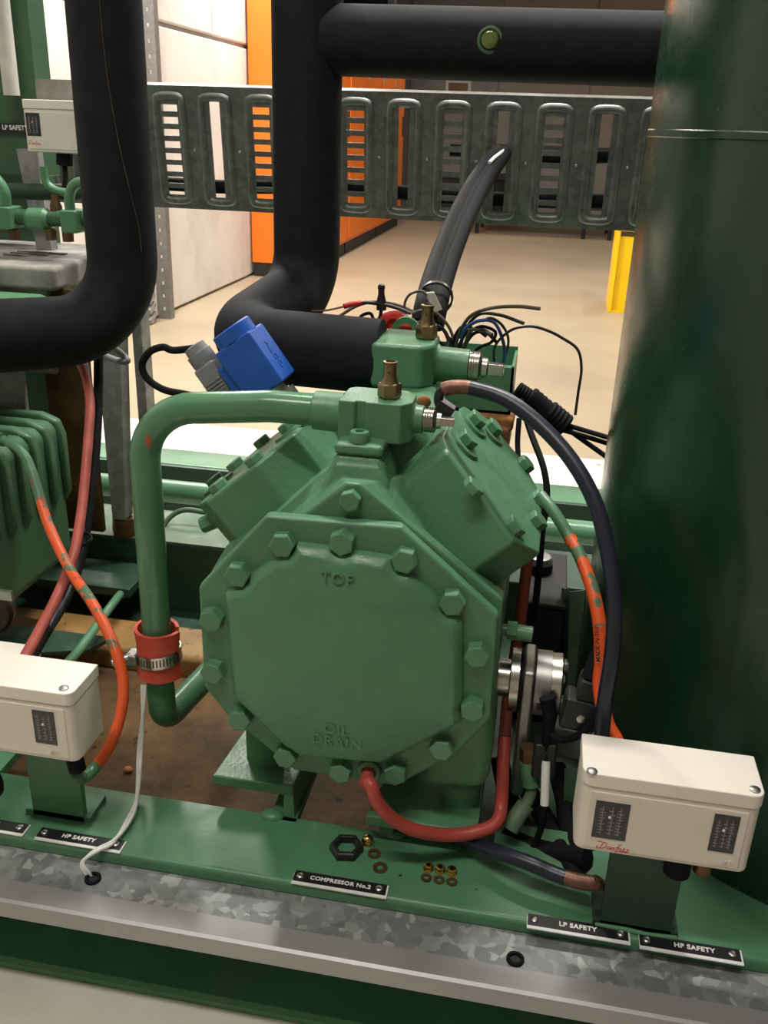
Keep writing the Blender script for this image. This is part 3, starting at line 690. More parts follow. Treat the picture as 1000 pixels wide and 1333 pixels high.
# ---------------------------------------------------- terminal box with loose wires
T = thing('terminal_box', 'open green terminal box behind compressor with wires spilling out', 'junction box', (-.11, 1.09, .34))
tx0, tx1, ty0, ty1, tz0, tz1 = -.225, -.031, 1.045, 1.135, .335, .392
mb = MB(); mb.box((tx0, ty0, tz0), (tx1, ty0+.003, tz1-.002)); mb.box((tx0, ty1-.003, tz0), (tx1, ty1, tz1+.004)); mb.box((tx1-.003, ty0, tz0), (tx1, ty1, tz1)); mb.box((tx0, ty0, tz0), (tx0+.003, ty1, tz1)); mb.box((tx0, ty0, tz0), (tx1, ty1, tz0+.003))
obj('shell', mb, M['green_cast'], T)
obj('rusty_seam', MB().box((-.125, 1.03, .318), (-.026, 1.12, .3345)), M['rust_flake'], T, bevel=.004)
obj('corner_lug', MB().box((tx1-.012, ty0+.004, tz1-.012), (tx1-.003, ty0+.022, tz1-.004)), M['green_cast'], T)
mb = MB(); mb.lathe((0, 0, 0), (0, 1, 0), [(0, .017), (.006, .017), (.006, .009), (0, .009), (0, .017)], 24, caps=False)
le = V((-0.1607, 1.06, 0.4198)); mb.xform(Matrix.Translation(le)); tag(obj('lifting_eye', mb, M['green_cast'], None), 'green painted lifting eye with rust standing behind suction valve', 'eye bolt')
MO = thing('motor_body', 'rusty brown and green motor casing under the open terminal box', 'motor', (-.12, 1.15, .2))
obj('casing', MB().cyl((-.15, 1.0, .22), (-.15, 1.35, .22), .115, 32), M['green_cast'], MO, bevel=.008)
obj('rusty_bracket', MB().box((-.060, 1.02, .255), (-.030, 1.10, .325)), M['rust_flake'], MO, bevel=.006)
def wire(name, pts, r, mat, lab, cat='wire', n=8, group=None, steps=8):
    return tag(obj(name, MB().tube(smooth_path(pts, steps), r, n), M[mat], None), lab, cat, group)
wire('loose_wire', [(-0.1059, 1.09, 0.3825), (-0.1012, 1.08, 0.4127), (-0.0868, 1.06, 0.4426), (-0.0618, 1.04, 0.4572), (-0.032, 1.03, 0.4626), (-0.0084, 1.02, 0.4633)], .0021, 'grey_wire', 'grey brown wire arching right from terminal box, uppermost with bare end')
wire('loose_wire', [(-0.0994, 1.09, 0.383), (-0.0938, 1.075, 0.4188), (-0.0781, 1.06, 0.4449), (-0.053, 1.045, 0.4493), (-0.0245, 1.03, 0.4445)], .0020, 'dark_wire', 'dark wire with bare tip ending just below the uppermost grey wire')
wire('loose_wire', [(-0.0563, 1.08, 0.3839), (-0.0553, 1.06, 0.4111), (-0.0381, 1.03, 0.4359), (-0.0172, 1.01, 0.4455), (0.0012, 1, 0.4445), (0.0182, 1, 0.4374), (0.0357, 1, 0.4262), (0.0421, 1, 0.4057), (0.0417, 1, 0.3801), (0.0413, 1, 0.3539)], .0016, 'dark_wire', 'long thin brown wire curling far out right and hanging down')
wire('loose_wire', [(-0.0447, 1.07, 0.3825), (-0.0444, 1.06, 0.4074), (-0.0518, 1.05, 0.4311), (-0.0613, 1.05, 0.4409), (-0.0769, 1.05, 0.4398), (-0.0911, 1.06, 0.4282), (-0.0966, 1.07, 0.4151)], .0020, 'blue_wire', 'bright blue wire looping over the right part of terminal box')
wire('loose_wire', [(-0.0469, 1.09, 0.3822), (-0.0415, 1.08, 0.4124), (-0.0488, 1.07, 0.4318), (-0.0622, 1.06, 0.4425), (-0.0724, 1.06, 0.4383)], .0016, 'dark_wire', 'dark wire curving inside of the blue wire loop')
wire('loose_wire', [(-0.0878, 1.09, 0.3885), (-0.0735, 1.07, 0.4059), (-0.06, 1.06, 0.4152), (-0.0566, 1.06, 0.427), (-0.0719, 1.06, 0.4322), (-0.0865, 1.07, 0.4248)], .0019, 'black', 'black wire coiled low in the middle of terminal box')
wire('loose_wire', [(-0.0966, 1.09, 0.3832), (-0.0864, 1.07, 0.423), (-0.0716, 1.06, 0.4278), (-0.0592, 1.05, 0.4253)], .0024, 'grey_wire', 'short thick grey wire pointing right above the black coil')
wire('loose_wire', [(-0.1067, 1.08, 0.3847), (-0.1097, 1.08, 0.403), (-0.1181, 1.08, 0.4207), (-0.1318, 1.07, 0.4289), (-0.1518, 1.07, 0.4293)], .0024, 'dark_wire', 'dark wire bending left behind the rear brass cap')
wire('loose_wire', [(-0.1039, 1.1, 0.3784), (-0.1053, 1.09, 0.403), (-0.1139, 1.09, 0.4236), (-0.1294, 1.09, 0.438), (-0.1448, 1.08, 0.4423), (-0.1573, 1.08, 0.437)], .0020, 'grey_wire', 'grey wire arching left over the rear brass cap')
wire('loose_wire', [(-0.1151, 1.11, 0.3724), (-0.1221, 1.11, 0.3957), (-0.1379, 1.11, 0.4069), (-0.1618, 1.11, 0.4118), (-0.1741, 1.1, 0.4035)], .0020, 'black', 'black wire low behind the green lifting eye')
wire('loose_wire', [(-0.2441, 1.07, 0.4295), (-0.2232, 1.08, 0.4427), (-0.202, 1.09, 0.4469), (-0.1756, 1.1, 0.4424), (-0.1518, 1.1, 0.4329), (-0.1326, 1.1, 0.4204)], .0020, 'grey_wire', 'grey wire arching over from black pipe toward terminal box')
wire('loose_wire', [(-0.1677, 1.1, 0.4319), (-0.1692, 1.1, 0.4455), (-0.1631, 1.1, 0.4568), (-0.1504, 1.1, 0.4612), (-0.1428, 1.1, 0.4571)], .0016, 'grey_wire', 'thin brown wire making a small hoop beside black cable bundle')
wire('loose_wire', [(-0.2076, 1.1, 0.4106), (-0.1986, 1.1, 0.428), (-0.18, 1.1, 0.4357), (-0.1642, 1.09, 0.4321), (-0.1654, 1.09, 0.4155)], .0018, 'white_wire', 'pale wire tangled under the black wire connector')
wire('loose_wire', [(-0.2247, 1.09, 0.416), (-0.2203, 1.09, 0.4284), (-0.2091, 1.09, 0.4328), (-0.2032, 1.09, 0.424), (-0.1917, 1.09, 0.4183), (-0.1779, 1.09, 0.4238)], .0020, 'black', 'black wire twisting just above the end of insulated pipe')
wire('loose_wire', [(-0.0975, 1.1, 0.3808), (-0.1132, 1.1, 0.4078), (-0.1128, 1.06, 0.4025), (-0.1401, 1.06, 0.405), (-0.1587, 1.06, 0.4146)], .0022, 'black', 'black wire sagging behind the rear brass cap')
for k, (a, lab) in enumerate(((-4, 'black wire standing left in the bunch leaving terminal box'), (3, 'black wire standing right in the bunch leaving terminal box'), (9, 'black wire nearest the blue loop in the terminal box bunch'))):
    b = V((-0.1031, 1.085, 0.3763))+V(a*.0009, .004*k, 0)
    wire('loose_wire', [b, b+V(.000, 0, .020), b+V(.003+k*.004, 0, .040), b+V(.012+k*.007, .002, .050-k*.004), b+V(.024+k*.008, .004, .046-k*.008)], .0021, 'black', lab)
g = thing('red_tipped_wire', 'dark wire with red sleeve and bare copper end lying over black pipe', 'wire', (-0.2258, 1.07, 0.4451))
obj('core', MB().tube(smooth_path([(-0.1598, 1.09, 0.436), (-0.1832, 1.09, 0.4427), (-0.2093, 1.08, 0.4472), (-0.2203, 1.07, 0.4473)], 6), .0022, 8), M['dark_wire'], g)
obj('red_sleeve', MB().tube(smooth_path([(-0.217, 1.072, 0.4476), (-0.2268, 1.066, 0.4466), (-0.2346, 1.06, 0.4445)], 5), .0032, 10), M['red'], g)
obj('bare_end', MB().tube(smooth_path([(-0.2346, 1.06, 0.4445), (-0.2534, 1.05, 0.4405), (-0.2692, 1.04, 0.4404)], 5), .0012, 6), M['copper'], g)
p = V((-0.1956, 1.09, 0.45))
g = thing('wire_connector', 'small black wire connector standing upright above the wires', 'connector', p)
obj('cap', MB().lathe(p+V(0, 0, -.012), (-.03, 0, 1), [(0, .0062), (.010, .0058), (.018, .0040), (.024, .0038), (.0245, .0045), (.029, .0042), (.03, .003)], 14), M['black_plastic'], g)
obj('tail', MB().tube(smooth_path([p+V(0, 0, -.011), p+V(-.002, .0, -.022), p+V(-.012, 0, -.035)], 5), .0022, 8), M['dark_wire'], g)
p = V((-0.1769, 1.085, 0.4212))
g = thing('red_clip', 'red plastic battery clip behind the green lifting eye', 'clip', p)
obj('jaw', MB().lathe(p+V(-.004, .004, 0), (.2, -1, .1), [(0, .017), (.006, .0175), (.008, .014), (.008, .008), (.003, .007)], 20), M['red'], g)
obj('grip', MB().sphere(p+V(.012, -.008, -.004), .010, 8, (1, .8, 1.2)), M['red'], g)
# black cable bundle from the tray
bp = [(-0.1069, 1.72, 0.6033), (-0.1171, 1.66, 0.586), (-0.1305, 1.52, 0.5503), (-0.1395, 1.38, 0.5104), (-0.1424, 1.27, 0.4803), (-0.142, 1.18, 0.4561), (-0.14, 1.12, 0.4394), (-0.1409, 1.1, 0.4198)]
g = thing('cable_bundle', 'thick black cable bundle dropping from tray slot to terminal box', 'cable', (-0.1374, 1.4, 0.5141))
sp = smooth_path(bp, 8)
for k, off in enumerate(((-.008, 0, .003), (.008, .004, 0), (0, -.008, -.002))):
    obj('cable', MB().tube([p+V(off)*(1.0 if i > 3 else .8) for i, p in enumerate(sp)], .0125, 12), M['black'], g)
obj('cable_tie', MB().lathe((-0.1365, 1.14, 0.4493), (sp[-10]-sp[-14]), [(0, .0215), (.006, .0215), (.006, .019), (0, .019), (0, .0215)], 16, caps=False), M['black_plastic'], g)
obj('white_cable_end', MB().tube(smooth_path([(-0.1014, 1.71, 0.6086), (-0.1122, 1.65, 0.5984), (-0.1183, 1.62, 0.5906)], 5), .003, 8), M['white_wire'], g)
obj('white_cable_end', MB().tube(smooth_path([(-0.1048, 1.71, 0.5862), (-0.1099, 1.64, 0.5772), (-0.114, 1.6, 0.5703)], 5), .0025, 8), M['white_wire'], g)
p = V((-0.1385, 1.1, 0.4456))
tag(obj('plastic_tag', MB().hexa([p+V(-.008, 0, .014), p+V(.004, 0, .016), p+V(.004, .004, .016), p+V(-.008, .004, .014)], [p+V(.006, -.004, -.010), p+V(.016, -.004, -.004), p+V(.016, 0, -.004), p+V(.006, 0, -.010)]), M['clear_tie'], None, bevel=.002), 'crumpled clear grey plastic tag at foot of black cable bundle', 'tag')
# black connector chain on the right
g = thing('cable_coupling', 'black ribbed cable coupling with wires right of terminal box', 'coupling', (0.0042, 1.1, 0.3315))
for k, (a, b, r) in enumerate((((-0.0281, 1.1, 0.35), (-0.0105, 1.1, 0.3399), .012), ((-0.0126, 1.1, 0.3426), (0.0144, 1.1, 0.3227), .0150), ((0.0112, 1.1, 0.3263), (0.0352, 1.1, 0.3089), .0165))):
    L = (V(b)-V(a)).length; pr_ = []
    for j in range(5): pr_ += [(L*j/5, r*.93), (L*(j+.5)/5, r)]
    obj('coupling_body', MB().lathe(a, V(b)-V(a), pr_+[(L, r*.9)], 14), M['black'], g)
for k, (a, b, c) in enumerate((((0.0321, 1.1, 0.3125), (0.0576, 1.1, 0.3069), (0.0936, 1.08, 0.3048)), ((0.0333, 1.1, 0.3097), (0.0611, 1.1, 0.2925), (0.0972, 1.08, 0.2759)), ((0.0329, 1.1, 0.3047), (0.0532, 1.09, 0.3038), (0.0963, 1.1, 0.2908)))):
    obj('wire', MB().tube(smooth_path([a, b, c], 8), .0032, 8), M['black'], g)
for j, pts in enumerate(([(-0.0214, 1.09, 0.3417), (-0.0066, 1.05, 0.3166), (0.0134, 1, 0.2881), (0.0199, 0.97, 0.2629), (0.0181, 0.95, 0.2339), (0.0189, 0.93, 0.1962), (0.0183, 0.92, 0.1437), (0.0108, 0.9, 0.0949)],
                         [(-0.0207, 1.07, 0.3236), (-0.0192, 1.05, 0.2964), (-0.0118, 1.02, 0.2691), (-0.0029, 1, 0.2392)],)):
    wire('black_cable', pts, .0040-.0008*j, 'black', ['thin black cable falling past the right cylinder head', 'black cable running down behind the right cylinder head'][j], 'cable')

# ================================================================== INSULATED PIPES
IR = .0405
t = thing('insulated_pipe', 'black foam insulated pipe dropping in the middle and bending to the suction valve', 'pipe', (-.295, 1.12, .5))
vt = [(-.293, 1.12, 1.9), (-.2955, 1.12, .452), (-.337, .955, .4165), (-.171, .955, .4130)]
obj('tube', MB().tube(fillet(vt, [.06, .040], 14), lambda k: .0400, 32), M['insulation'], t)
t = thing('insulated_pipe', 'black foam insulated pipe crossing horizontally at top to the tank', 'pipe', (-.1, 1.05, .72))
obj('tube', MB().cyl((-0.2728, 1.12, 0.7271), (0.1449, 1.12, 0.7238), .0365, 28), M['insulation'], t)
sg = V((-0.0825, 1.02, 0.7236))
sg = V((-0.0879, 1.088, 0.7278))
q = obj('sight_glass', MB().lathe(sg, (.07, -1, -.1), [(0, .0135), (.004, .0135), (.005, .0112), (.0035, .0100)], 24), M['green_dusty'], t)
obj('lens', MB().sphere(sg+V(0, -.0035, 0), .0094, 10, (1, .3, 1)), M['sight'], q)
t = thing('insulated_pipe', 'short black pipe end at top edge behind the crossing pipe', 'pipe', (-.22, 1.25, .83))
obj('tube', MB().cyl((-.29, 1.20, .775), (-.215, 1.20, .775), .022, 20), M['black'], t)
t = thing('insulated_pipe', 'thick black foam insulated pipe with long seam bending out of the left side', 'pipe', (-.53, 1.1, .4))
pth = [(-.5235, 1.10, 1.9), (-.5265, 1.10, .392), (-0.7062, 0.87, 0.4064)]
obj('tube', MB().tube(fillet(pth, [.085], 14), lambda s: .0425, 32), M['insulation'], t)
def on_riser(x, z): return V(x, 1.10-math.sqrt(.0428**2-(x+.525)**2), z)
obj('seam', MB().tube(smooth_path([on_riser(*q) for q in ((-.512, .95), (-.511, .80), (-.5100, .70), (-.5035, .62), (-.4955, .56), (-.4905, .52), (-.4895, .49))], 6), .0006, 6), M['seam'], t)
# ================================================================== CABLE TRAY
t = thing('cable_tray', 'perforated galvanised cable tray with slots crossing behind the pipes', 'cable tray', (-.31, 1.75, .59))
ang = math.radians(96.5)
TO = V(-.7662, 1.70, .6975)            # top left corner of the face
HGT = .212
xl, xr = -.45, 1.15
cols = []
holes = []
ribs = []
P0 = (-0.7141, 1.725, 0.5943)[0]; PITCH = .0868
for k in range(-3, 14):
    cx = P0+k*PITCH
    if cx < -.72-.4 or cx > .7: continue
    if k % 2 == 0:
        for j in range(8):
            z0 = .024+j*.0208
            holes.append((cx-.0155, z0, cx+.0155, z0+.0115))
    else:
        holes.append((cx-.0095, .022, cx+.0095, .188))
    ribs.append(cx)
mb = MB()
mb.plate((-1.10, 0, .75, HGT), holes, -.0008, .0008)
tz = Matrix.Translation((0, 1.748, .4845)) @ Matrix.Rotation(ang, 4, 'X')
mb.xform(tz); obj('slotted_base', mb, M['tray'], t)
def on_tray(x, s_, out=0): return tz @ V(x, s_, out)
for cx in ribs:
    loop = [on_tray(cx+a, b, -.0025) for a, b in ((-.0255, .03), (-.0255, .10), (-.0255, .18), (-.021, .1935), (0, .196), (.021, .1935), (.0255, .18), (.0255, .10), (.0255, .03), (.021, .0155), (0, .013), (-.021, .0155), (-.0255, .03), (-.0255, .05))]
    obj('pressed_rib', MB().tube(smooth_path(loop, 3), .0085, 10), M['tray'], t)
    obj('rivet', MB().sphere(on_tray(cx+PITCH/2, .105, .001), .0032, 6), M['zinc'], t)
mb = MB()
for s_ in (0, HGT):
    mb.hexa([on_tray(-1.10, s_-.001, .001), on_tray(.75, s_-.001, .001), on_tray(.75, s_+.001, .001), on_tray(-1.10, s_+.001, .001)], [on_tray(-1.10, s_-.001, -.05), on_tray(.75, s_-.001, -.05), on_tray(.75, s_+.001, -.05), on_tray(-1.10, s_+.001, -.05)])
obj('side_flange', mb, M['tray'], t)

for k, (x0, x1, s_, r, lab) in enumerate(((-1.1, .75, .040, .013, 'black cable lying along the low side inside the cable tray'), (-.20, .75, .115, .011, 'black cable lying at half height inside right part of the cable tray'), (-1.1, -.35, .190, .006, 'thin black cable along the top inside left part of cable tray'))):
    tag(obj('tray_cable', MB().tube([on_tray(x0+(x1-x0)*q/16, s_+.004*math.sin(q*1.3+k), -.016-r) for q in range(17)], r, 10), M['black'], None), lab, 'cable')

# ================================================================== TANK
t = thing('receiver_tank', 'tall dark green cylindrical tank filling the right side', 'tank', (.383, .964, 0))
TR = .306
mb = MB(); mb.lathe((.383, .964, 0), (0, 0, 1), [(0, TR+.001), (.004, TR+.001), (.004, TR), (.639, TR), (.640, TR+.0012), (.645, TR+.0012), (.646, TR), (1.75, TR), (1.85, TR*.93), (1.93, TR*.7), (1.97, TR*.3)], 128)
obj('shell', mb, M['green_tank'], t, angle=45)
# ================================================================== PRESSURE SWITCH BOXES
def rrect(x0, x1, y0, y1, r, front=True, n=5):
    out = []
    for cx, cy, a0 in ((x1-r, y0+r, -90), (x1, y1, None), (x0, y1, None), (x0+r, y0+r, 180)):
        if a0 is None: out.append((cx, cy))
        else: out += [(cx+r*math.cos(math.radians(a0+90*k/n)), cy+r*math.sin(math.radians(a0+90*k/n))) for k in range(n+1)]
    return out
LOGO = [[(0, .25), (.06, .285), (.2, .27), (.29, .22), (.30, .14), (.24, .06), (.12, .02), (.02, .03), (.0, .06), (.05, .08)], [(.20, .25), (.13, .08), (.11, .02)],
        [(.42, .11), (.36, .12), (.33, .06), (.37, .03), (.42, .08), (.43, .12), (.42, .04), (.45, .05)], [(.47, .12), (.46, .03), (.48, .09), (.53, .12), (.53, .04), (.56, .04)],
        [(.72, .26), (.67, .24), (.62, .08), (.58, -.05)], [(.57, .12), (.68, .13)], [(.72, .12), (.68, .08), (.71, .03), (.75, .07), (.72, .12)],
        [(.86, .13), (.80, .11), (.83, .07), (.80, .03), (.76, .03)], [(.98, .13), (.92, .11), (.95, .07), (.92, .03), (.87, .03)], [(.60, -.03), (.80, -.01), (.99, 0)]]
def logo(par, o, w, y):
    mb = MB()
    for st in LOGO:
        pts = [V(o[0]+a*w, y, o[1]+b*w) for a, b in st]
        mb.tube(smooth_path(pts, 4), w*.012, 6)
    return obj('red_logo', mb, M['logo_red'], par)
def switch_box(name, lab, x0, x1, y0, y1, z0, z1, dials, logo_at=None, mark=None, screws=(), lid=True):
    g = thing(name, lab, 'pressure switch', ((x0+x1)/2, (y0+y1)/2, z0))
    obj('body', MB().prism(rrect(x0+.0008, x1-.0008, y0+.0012, y1, .008), z1-z0-.012, (0, 0, z0), (1, 0, 0), (0, 1, 0), (0, 0, 1)), M['cream'], g, bevel=.0025, seg=3)
    obj('lid', MB().prism(rrect(x0, x1, y0, y1, .0085), .0125, (0, 0, z1-.0125), (1, 0, 0), (0, 1, 0), (0, 0, 1)), M['cream_lit_top'], g, bevel=.0012)
    mb = MB(); a, b, c, d = x0+.0075, x1-.0085, z0+.004, z1-.0165
    obj('front_panel', MB().box((a, y0+.0002, c), (b, y0+.003, d)), M['cream'], g, bevel=.0016, seg=3)
    for (dx0, dx1, dz0, dz1) in dials:
        di = obj('dial_window', MB().box((dx0, y0-.0003, dz0), (dx1, y0+.001, dz1)), M['dial'], g)
        mb = MB(); w = dx1-dx0; h = dz1-dz0
        for col, n in ((.22, 9), (.5, 7), (.74, 9)):
            mb.box((dx0+w*col, y0-.0005, dz0+h*.12), (dx0+w*col+w*.025, y0-.0002, dz1-h*.12))
            for k in range(n): mb.box((dx0+w*(col-.08), y0-.0005, dz0+h*(.14+.72*k/n)), (dx0+w*(col+.10*(1+k % 2)/2), y0-.0002, dz0+h*(.16+.72*k/n)))
        obj('scale_print', mb, M['dial_print'], di)
        obj('pointer', MB().sphere((dx0+w*.45, y0-.0005, dz0+h*.6), .0012, 6), M['label_white'], di)
    if logo_at: logo(g, logo_at[:2], logo_at[2], y0+.0001)
    if mark: text('raised_mark', mark[2], mark[3], M['cream'], g, (mark[0], y0+.0001, mark[1]), (1, 0, 0), (0, 0, 1), .0007)
    for (sx, sy) in screws:
        sc_ = obj('screw', MB().lathe((sx, sy, z1-.0002), (0, 0, 1), [(0, .0044), (.0010, .0042), (.0018, .0030), (.002, .001)], 18), M['steel_dull'], g)
    return g
KR = switch_box('pressure_switch', 'cream pressure switch box with two dials in front of tank', .0625, .1995, .603, .655, .1050, .1815,
    [((0.0759, 0.603, 0.1582)[0], (0.1024, 0.603, 0.1585)[0], (0.079, 0.603, 0.1219)[2]-.001, (0.0772, 0.603, 0.1569)[2]), ((0.1652, 0.603, 0.1598)[0], (0.1844, 0.603, 0.1604)[0], (0.168, 0.603, 0.1254)[2]-.001, (0.1645, 0.603, 0.1604)[2])],
    ((0.0811, 0.603, 0.1097)[0], (0.0811, 0.603, 0.1097)[2], .0262), ((0.1815, 0.603, 0.1141)[0], (0.1815, 0.603, 0.1141)[2], 'KP', .0075),
    [(0.0697, 0.606, 0.1815)[:2], (0.1922, 0.6113, 0.1815)[:2]])
KL = switch_box('pressure_switch', 'cream pressure switch box at left front edge above green skid', -.505, -.3705, .6115, .663, .1075, .1805,
    [((-0.4095, 0.6115, 0.1548)[0], (-0.3888, 0.6115, 0.1581)[0], (-0.3999, 0.6115, 0.1254)[2], (-0.403, 0.6115, 0.1599)[2]), (-.49, -.46, .125, .157)], None, ((-0.3933, 0.6115, 0.1182)[0], (-0.3935, 0.6115, 0.1165)[2], 'KP', .0075), [(-0.3815, 0.6201, 0.1805)[:2]])
# stand brackets and pipework below them
g = thing('switch_bracket', 'dark green bracket post carrying the right cream box', 'bracket', (.13, .64, 0))
obj('post', MB().box((.098, .632, .0), (.158, .640, .115)), M['green_dark'], g)
obj('foot_flange', MB().box((.092, .632, 0), (.164, .668, .006)), M['green_dark'], g)
obj('weld_bead', MB().tube(smooth_path([V(.094, .631, .001), V(.12, .630, .002), V(.14, .6295, .001), V(.163, .630, .002)], 5), .0022, 8), M['green_skid'], g)
g = thing('switch_bracket', 'dark green bracket under the left cream box', 'bracket', (-.43, .65, 0))
obj('post', MB().box((-.452, .655, .0), (-.398, .662, .112)), M['green'], g)
obj('foot_flange', MB().box((-.46, .655, 0), (-.392, .69, .006)), M['green'], g)
wire('bellows_fitting', [(.150, .628, .112), (.151, .626, .10), (.151, .626, .078)], .011, 'black', 'black bellows capsule under right end of the right cream box', 'fitting', 16)
wire('bellows_fitting', [(.172, .632, .112), (.172, .630, .095), (.171, .628, .080)], .0075, 'bronze', 'brown brass fitting under far right corner of cream box', 'fitting', 16)
wire('bellows_fitting', [(-.388, .636, .112), (-.388, .634, .098), (-.386, .634, .082)], .008, 'black', 'black threaded fitting under the left cream box', 'fitting', 14)
wire('cable_loop', [(-.46, .63, .11), (-.466, .622, .085), (-.462, .622, .06), (-.475, .63, .04), (-.50, .64, .03)], .0055, 'black', 'black cable loop hanging below the left cream box', 'cable')
# second cream box behind the left one
switch_box('pressure_switch', 'cream box corner poking up behind the left cream box', -.62, (-0.4823, 0.72, 0.1467)[0], .70, .75, .10, (-0.4957, 0.74, 0.133)[2], [(-.59, -.56, .115, .145)])

# hoses
def hose(name, pts, r, parts, lab, cat='hose'):
    g = thing(name, lab, cat, pts[len(pts)//2])
    sp = smooth_path(pts, 10); n = len(sp)
    for (nm, a, b, rr, m) in parts:
        i, j = int(a*(n-1)), int(b*(n-1))+1
        obj(nm, MB().tube(sp[i:j+1], rr, 14), M[m], g)
    return g
hose('orange_hose', [(-0.6231, 0.93, 0.2891), (-0.5994, 0.92, 0.2898), (-0.5754, 0.91, 0.2813), (-0.5606, 0.9, 0.2629), (-0.5305, 0.87, 0.2166), (-0.4869, 0.83, 0.1832), (-0.4415, 0.79, 0.1673), (-0.4041, 0.755, 0.1461), (-0.3856, 0.735, 0.1155), (-0.381, 0.715, 0.0882), (-0.385, 0.695, 0.0648), (-0.3938, 0.68, 0.0486), (-0.3972, 0.66, 0.0498), (-0.391, 0.64, 0.0711)], .0052,
     [('end_fitting', 0, .05, .0080, 'green_dusty'), ('painted_end', .05, .235, .0054, 'green'), ('hose_upper', .235, .55, .0058, 'hose_oversprayed'), ('hose_lower', .55, .84, .0058, 'hose_orange'), ('ferrule', .84, .93, .0062, 'green'), ('elbow', .92, 1, .0050, 'green_dusty')],
     'orange hose with green overspray crossing at left down to cream box')
hose('orange_hose', [(0.0111, 0.845, 0.3149), (0.0223, 0.83, 0.3084), (0.032, 0.82, 0.2993), (0.0417, 0.81, 0.2887), (0.0534, 0.79, 0.277), (0.0655, 0.765, 0.2577), (0.0738, 0.745, 0.2342), (0.0779, 0.73, 0.2078), (0.0788, 0.72, 0.1862), (0.0867, 0.7, 0.1646), (0.0962, 0.69, 0.153), (0.106, 0.68, 0.1337)], .0058,
     [('painted_end', 0, .30, .0058, 'green'), ('hose_upper', .28, .56, .0062, 'hose_oversprayed'), ('hose_lower', .55, 1, .0064, 'hose_orange')],
     'orange hose with green overspray running from right cylinder head beside tank')
hose('blue_black_hose', [(-0.0854, 0.8, 0.406), (-0.0887, 0.8, 0.4151), (-0.0857, 0.8, 0.4238), (-0.0728, 0.8, 0.4277), (-0.0556, 0.8, 0.427), (-0.0274, 0.79, 0.4222), (0.0046, 0.775, 0.4056), (0.0331, 0.755, 0.3835), (0.0551, 0.735, 0.355), (0.0694, 0.715, 0.3196), (0.0785, 0.7, 0.2818), (0.0814, 0.69, 0.2401), (0.0807, 0.685, 0.1976), (0.0822, 0.68, 0.158), (0.0859, 0.68, 0.1219)], .0068,
     [('crimp_elbow', 0, .16, .0044, 'black_plastic'), ('copper_ferrule', .155, .27, .0066, 'copper'), ('hose_body', .265, 1, .0068, 'navy')],
     'dark blue black hose arching from discharge valve down in front of tank')
p = V((-0.0833, 0.8, 0.4062)); obj('valve_nut', MB().box(p+V(-.008, -.007, -.009), p+V(.008, .007, .007), Matrix.Rotation(.5, 3, 'Y')), M['black_plastic'], bpy.data.objects['blue_black_hose'], bevel=.001)
hose('red_drain_hose', [(-.1207, .688, .0886), (-.1207, .668, .087), (-0.1143, 0.655, 0.0978), (-0.1059, 0.65, 0.082), (-0.0921, 0.655, 0.0621), (-0.0694, 0.665, 0.0436), (-0.0384, 0.68, 0.0319), (-0.0107, 0.69, 0.0348), (0.0012, 0.7, 0.0394), (0.0031, 0.715, 0.0482), (0.0013, 0.73, 0.0769), (-0.0001, 0.75, 0.0978)], .0062,
     [('hose_body', 0, 1, .0063, 'red_hose')], 'red rubber hose curving out of the oil drain to the right')
hose('red_hose', [(-0.0002, 0.8, 0.0616), (-0.001, 0.84, 0.0917), (0.0018, 0.86, 0.1227), (0.0038, 0.88, 0.1541), (0.0047, 0.9, 0.1811), (0.0051, 0.92, 0.204), (0.0056, 0.95, 0.2231)], .006, [('hose_body', 0, 1, .0062, 'red_old')], 'dull red hose rising vertically behind right side of compressor')
hose('braided_hose', [(-0.0696, 0.74, -0.0182), (-0.0319, 0.7, 0.0098), (0.0055, 0.672, 0.0267), (0.0336, 0.66, 0.0309), (0.0531, 0.655, 0.0288), (0.0713, 0.65, 0.0294), (0.0912, 0.648, 0.031), (0.094, 0.65, 0.0359)], .0065,
     [('hose_body', 0, .66, .0070, 'navy'), ('copper_ferrule', .64, .93, .0068, 'copper'), ('end_pipe', .92, 1, .0052, 'bronze')], 'black braided hose with copper ferrule lying along skid edge')
wire('black_hose', [(0.063, 0.73, -0.0051), (0.0771, 0.69, -0.0013), (0.1057, 0.672, 0.0016), (0.1294, 0.66, 0.0229), (0.1443, 0.655, 0.0459), (0.1462, 0.652, 0.0664)], .0075, 'black', 'black rubber hose under the braided hose below right cream box', 'hose', 12)
# red and black cables at left
wire('power_cable', [(-0.603, 1.09, 0.3605), (-0.5721, 1.06, 0.3446), (-0.5452, 1.02, 0.3175), (-0.5306, 0.98, 0.2817), (-0.5195, 0.94, 0.238), (-0.508, 0.9, 0.2065), (-0.4983, 0.86, 0.1819), (-0.4924, 0.81, 0.1597), (-0.4803, 0.75, 0.1521), (-0.4707, 0.7, 0.1472)], .0058, 'red_old', 'faded red cable hanging under the thick left pipe', 'cable', 12)
wire('power_cable', [(-0.5733, 1.11, 0.3735), (-0.553, 1.06, 0.3262), (-0.5345, 1.01, 0.2818), (-0.5213, 0.965, 0.2385), (-0.5104, 0.92, 0.1978), (-0.5017, 0.88, 0.1673), (-0.4898, 0.82, 0.1501), (-0.4799, 0.76, 0.1447), (-0.4707, 0.71, 0.1411)], .0060, 'black', 'black cable tied alongside the faded red cable', 'cable', 12)
wire('power_cable', [(-0.5965, 1.11, 0.3566), (-0.5656, 1.06, 0.3049), (-0.5416, 1.01, 0.2611), (-0.5211, 0.95, 0.2143), (-0.5081, 0.9, 0.187), (-0.4965, 0.85, 0.158), (-0.4817, 0.78, 0.149), (-0.4776, 0.73, 0.137)], .0050, 'navy', 'blue black cable between the faded red and black cables', 'cable', 12)
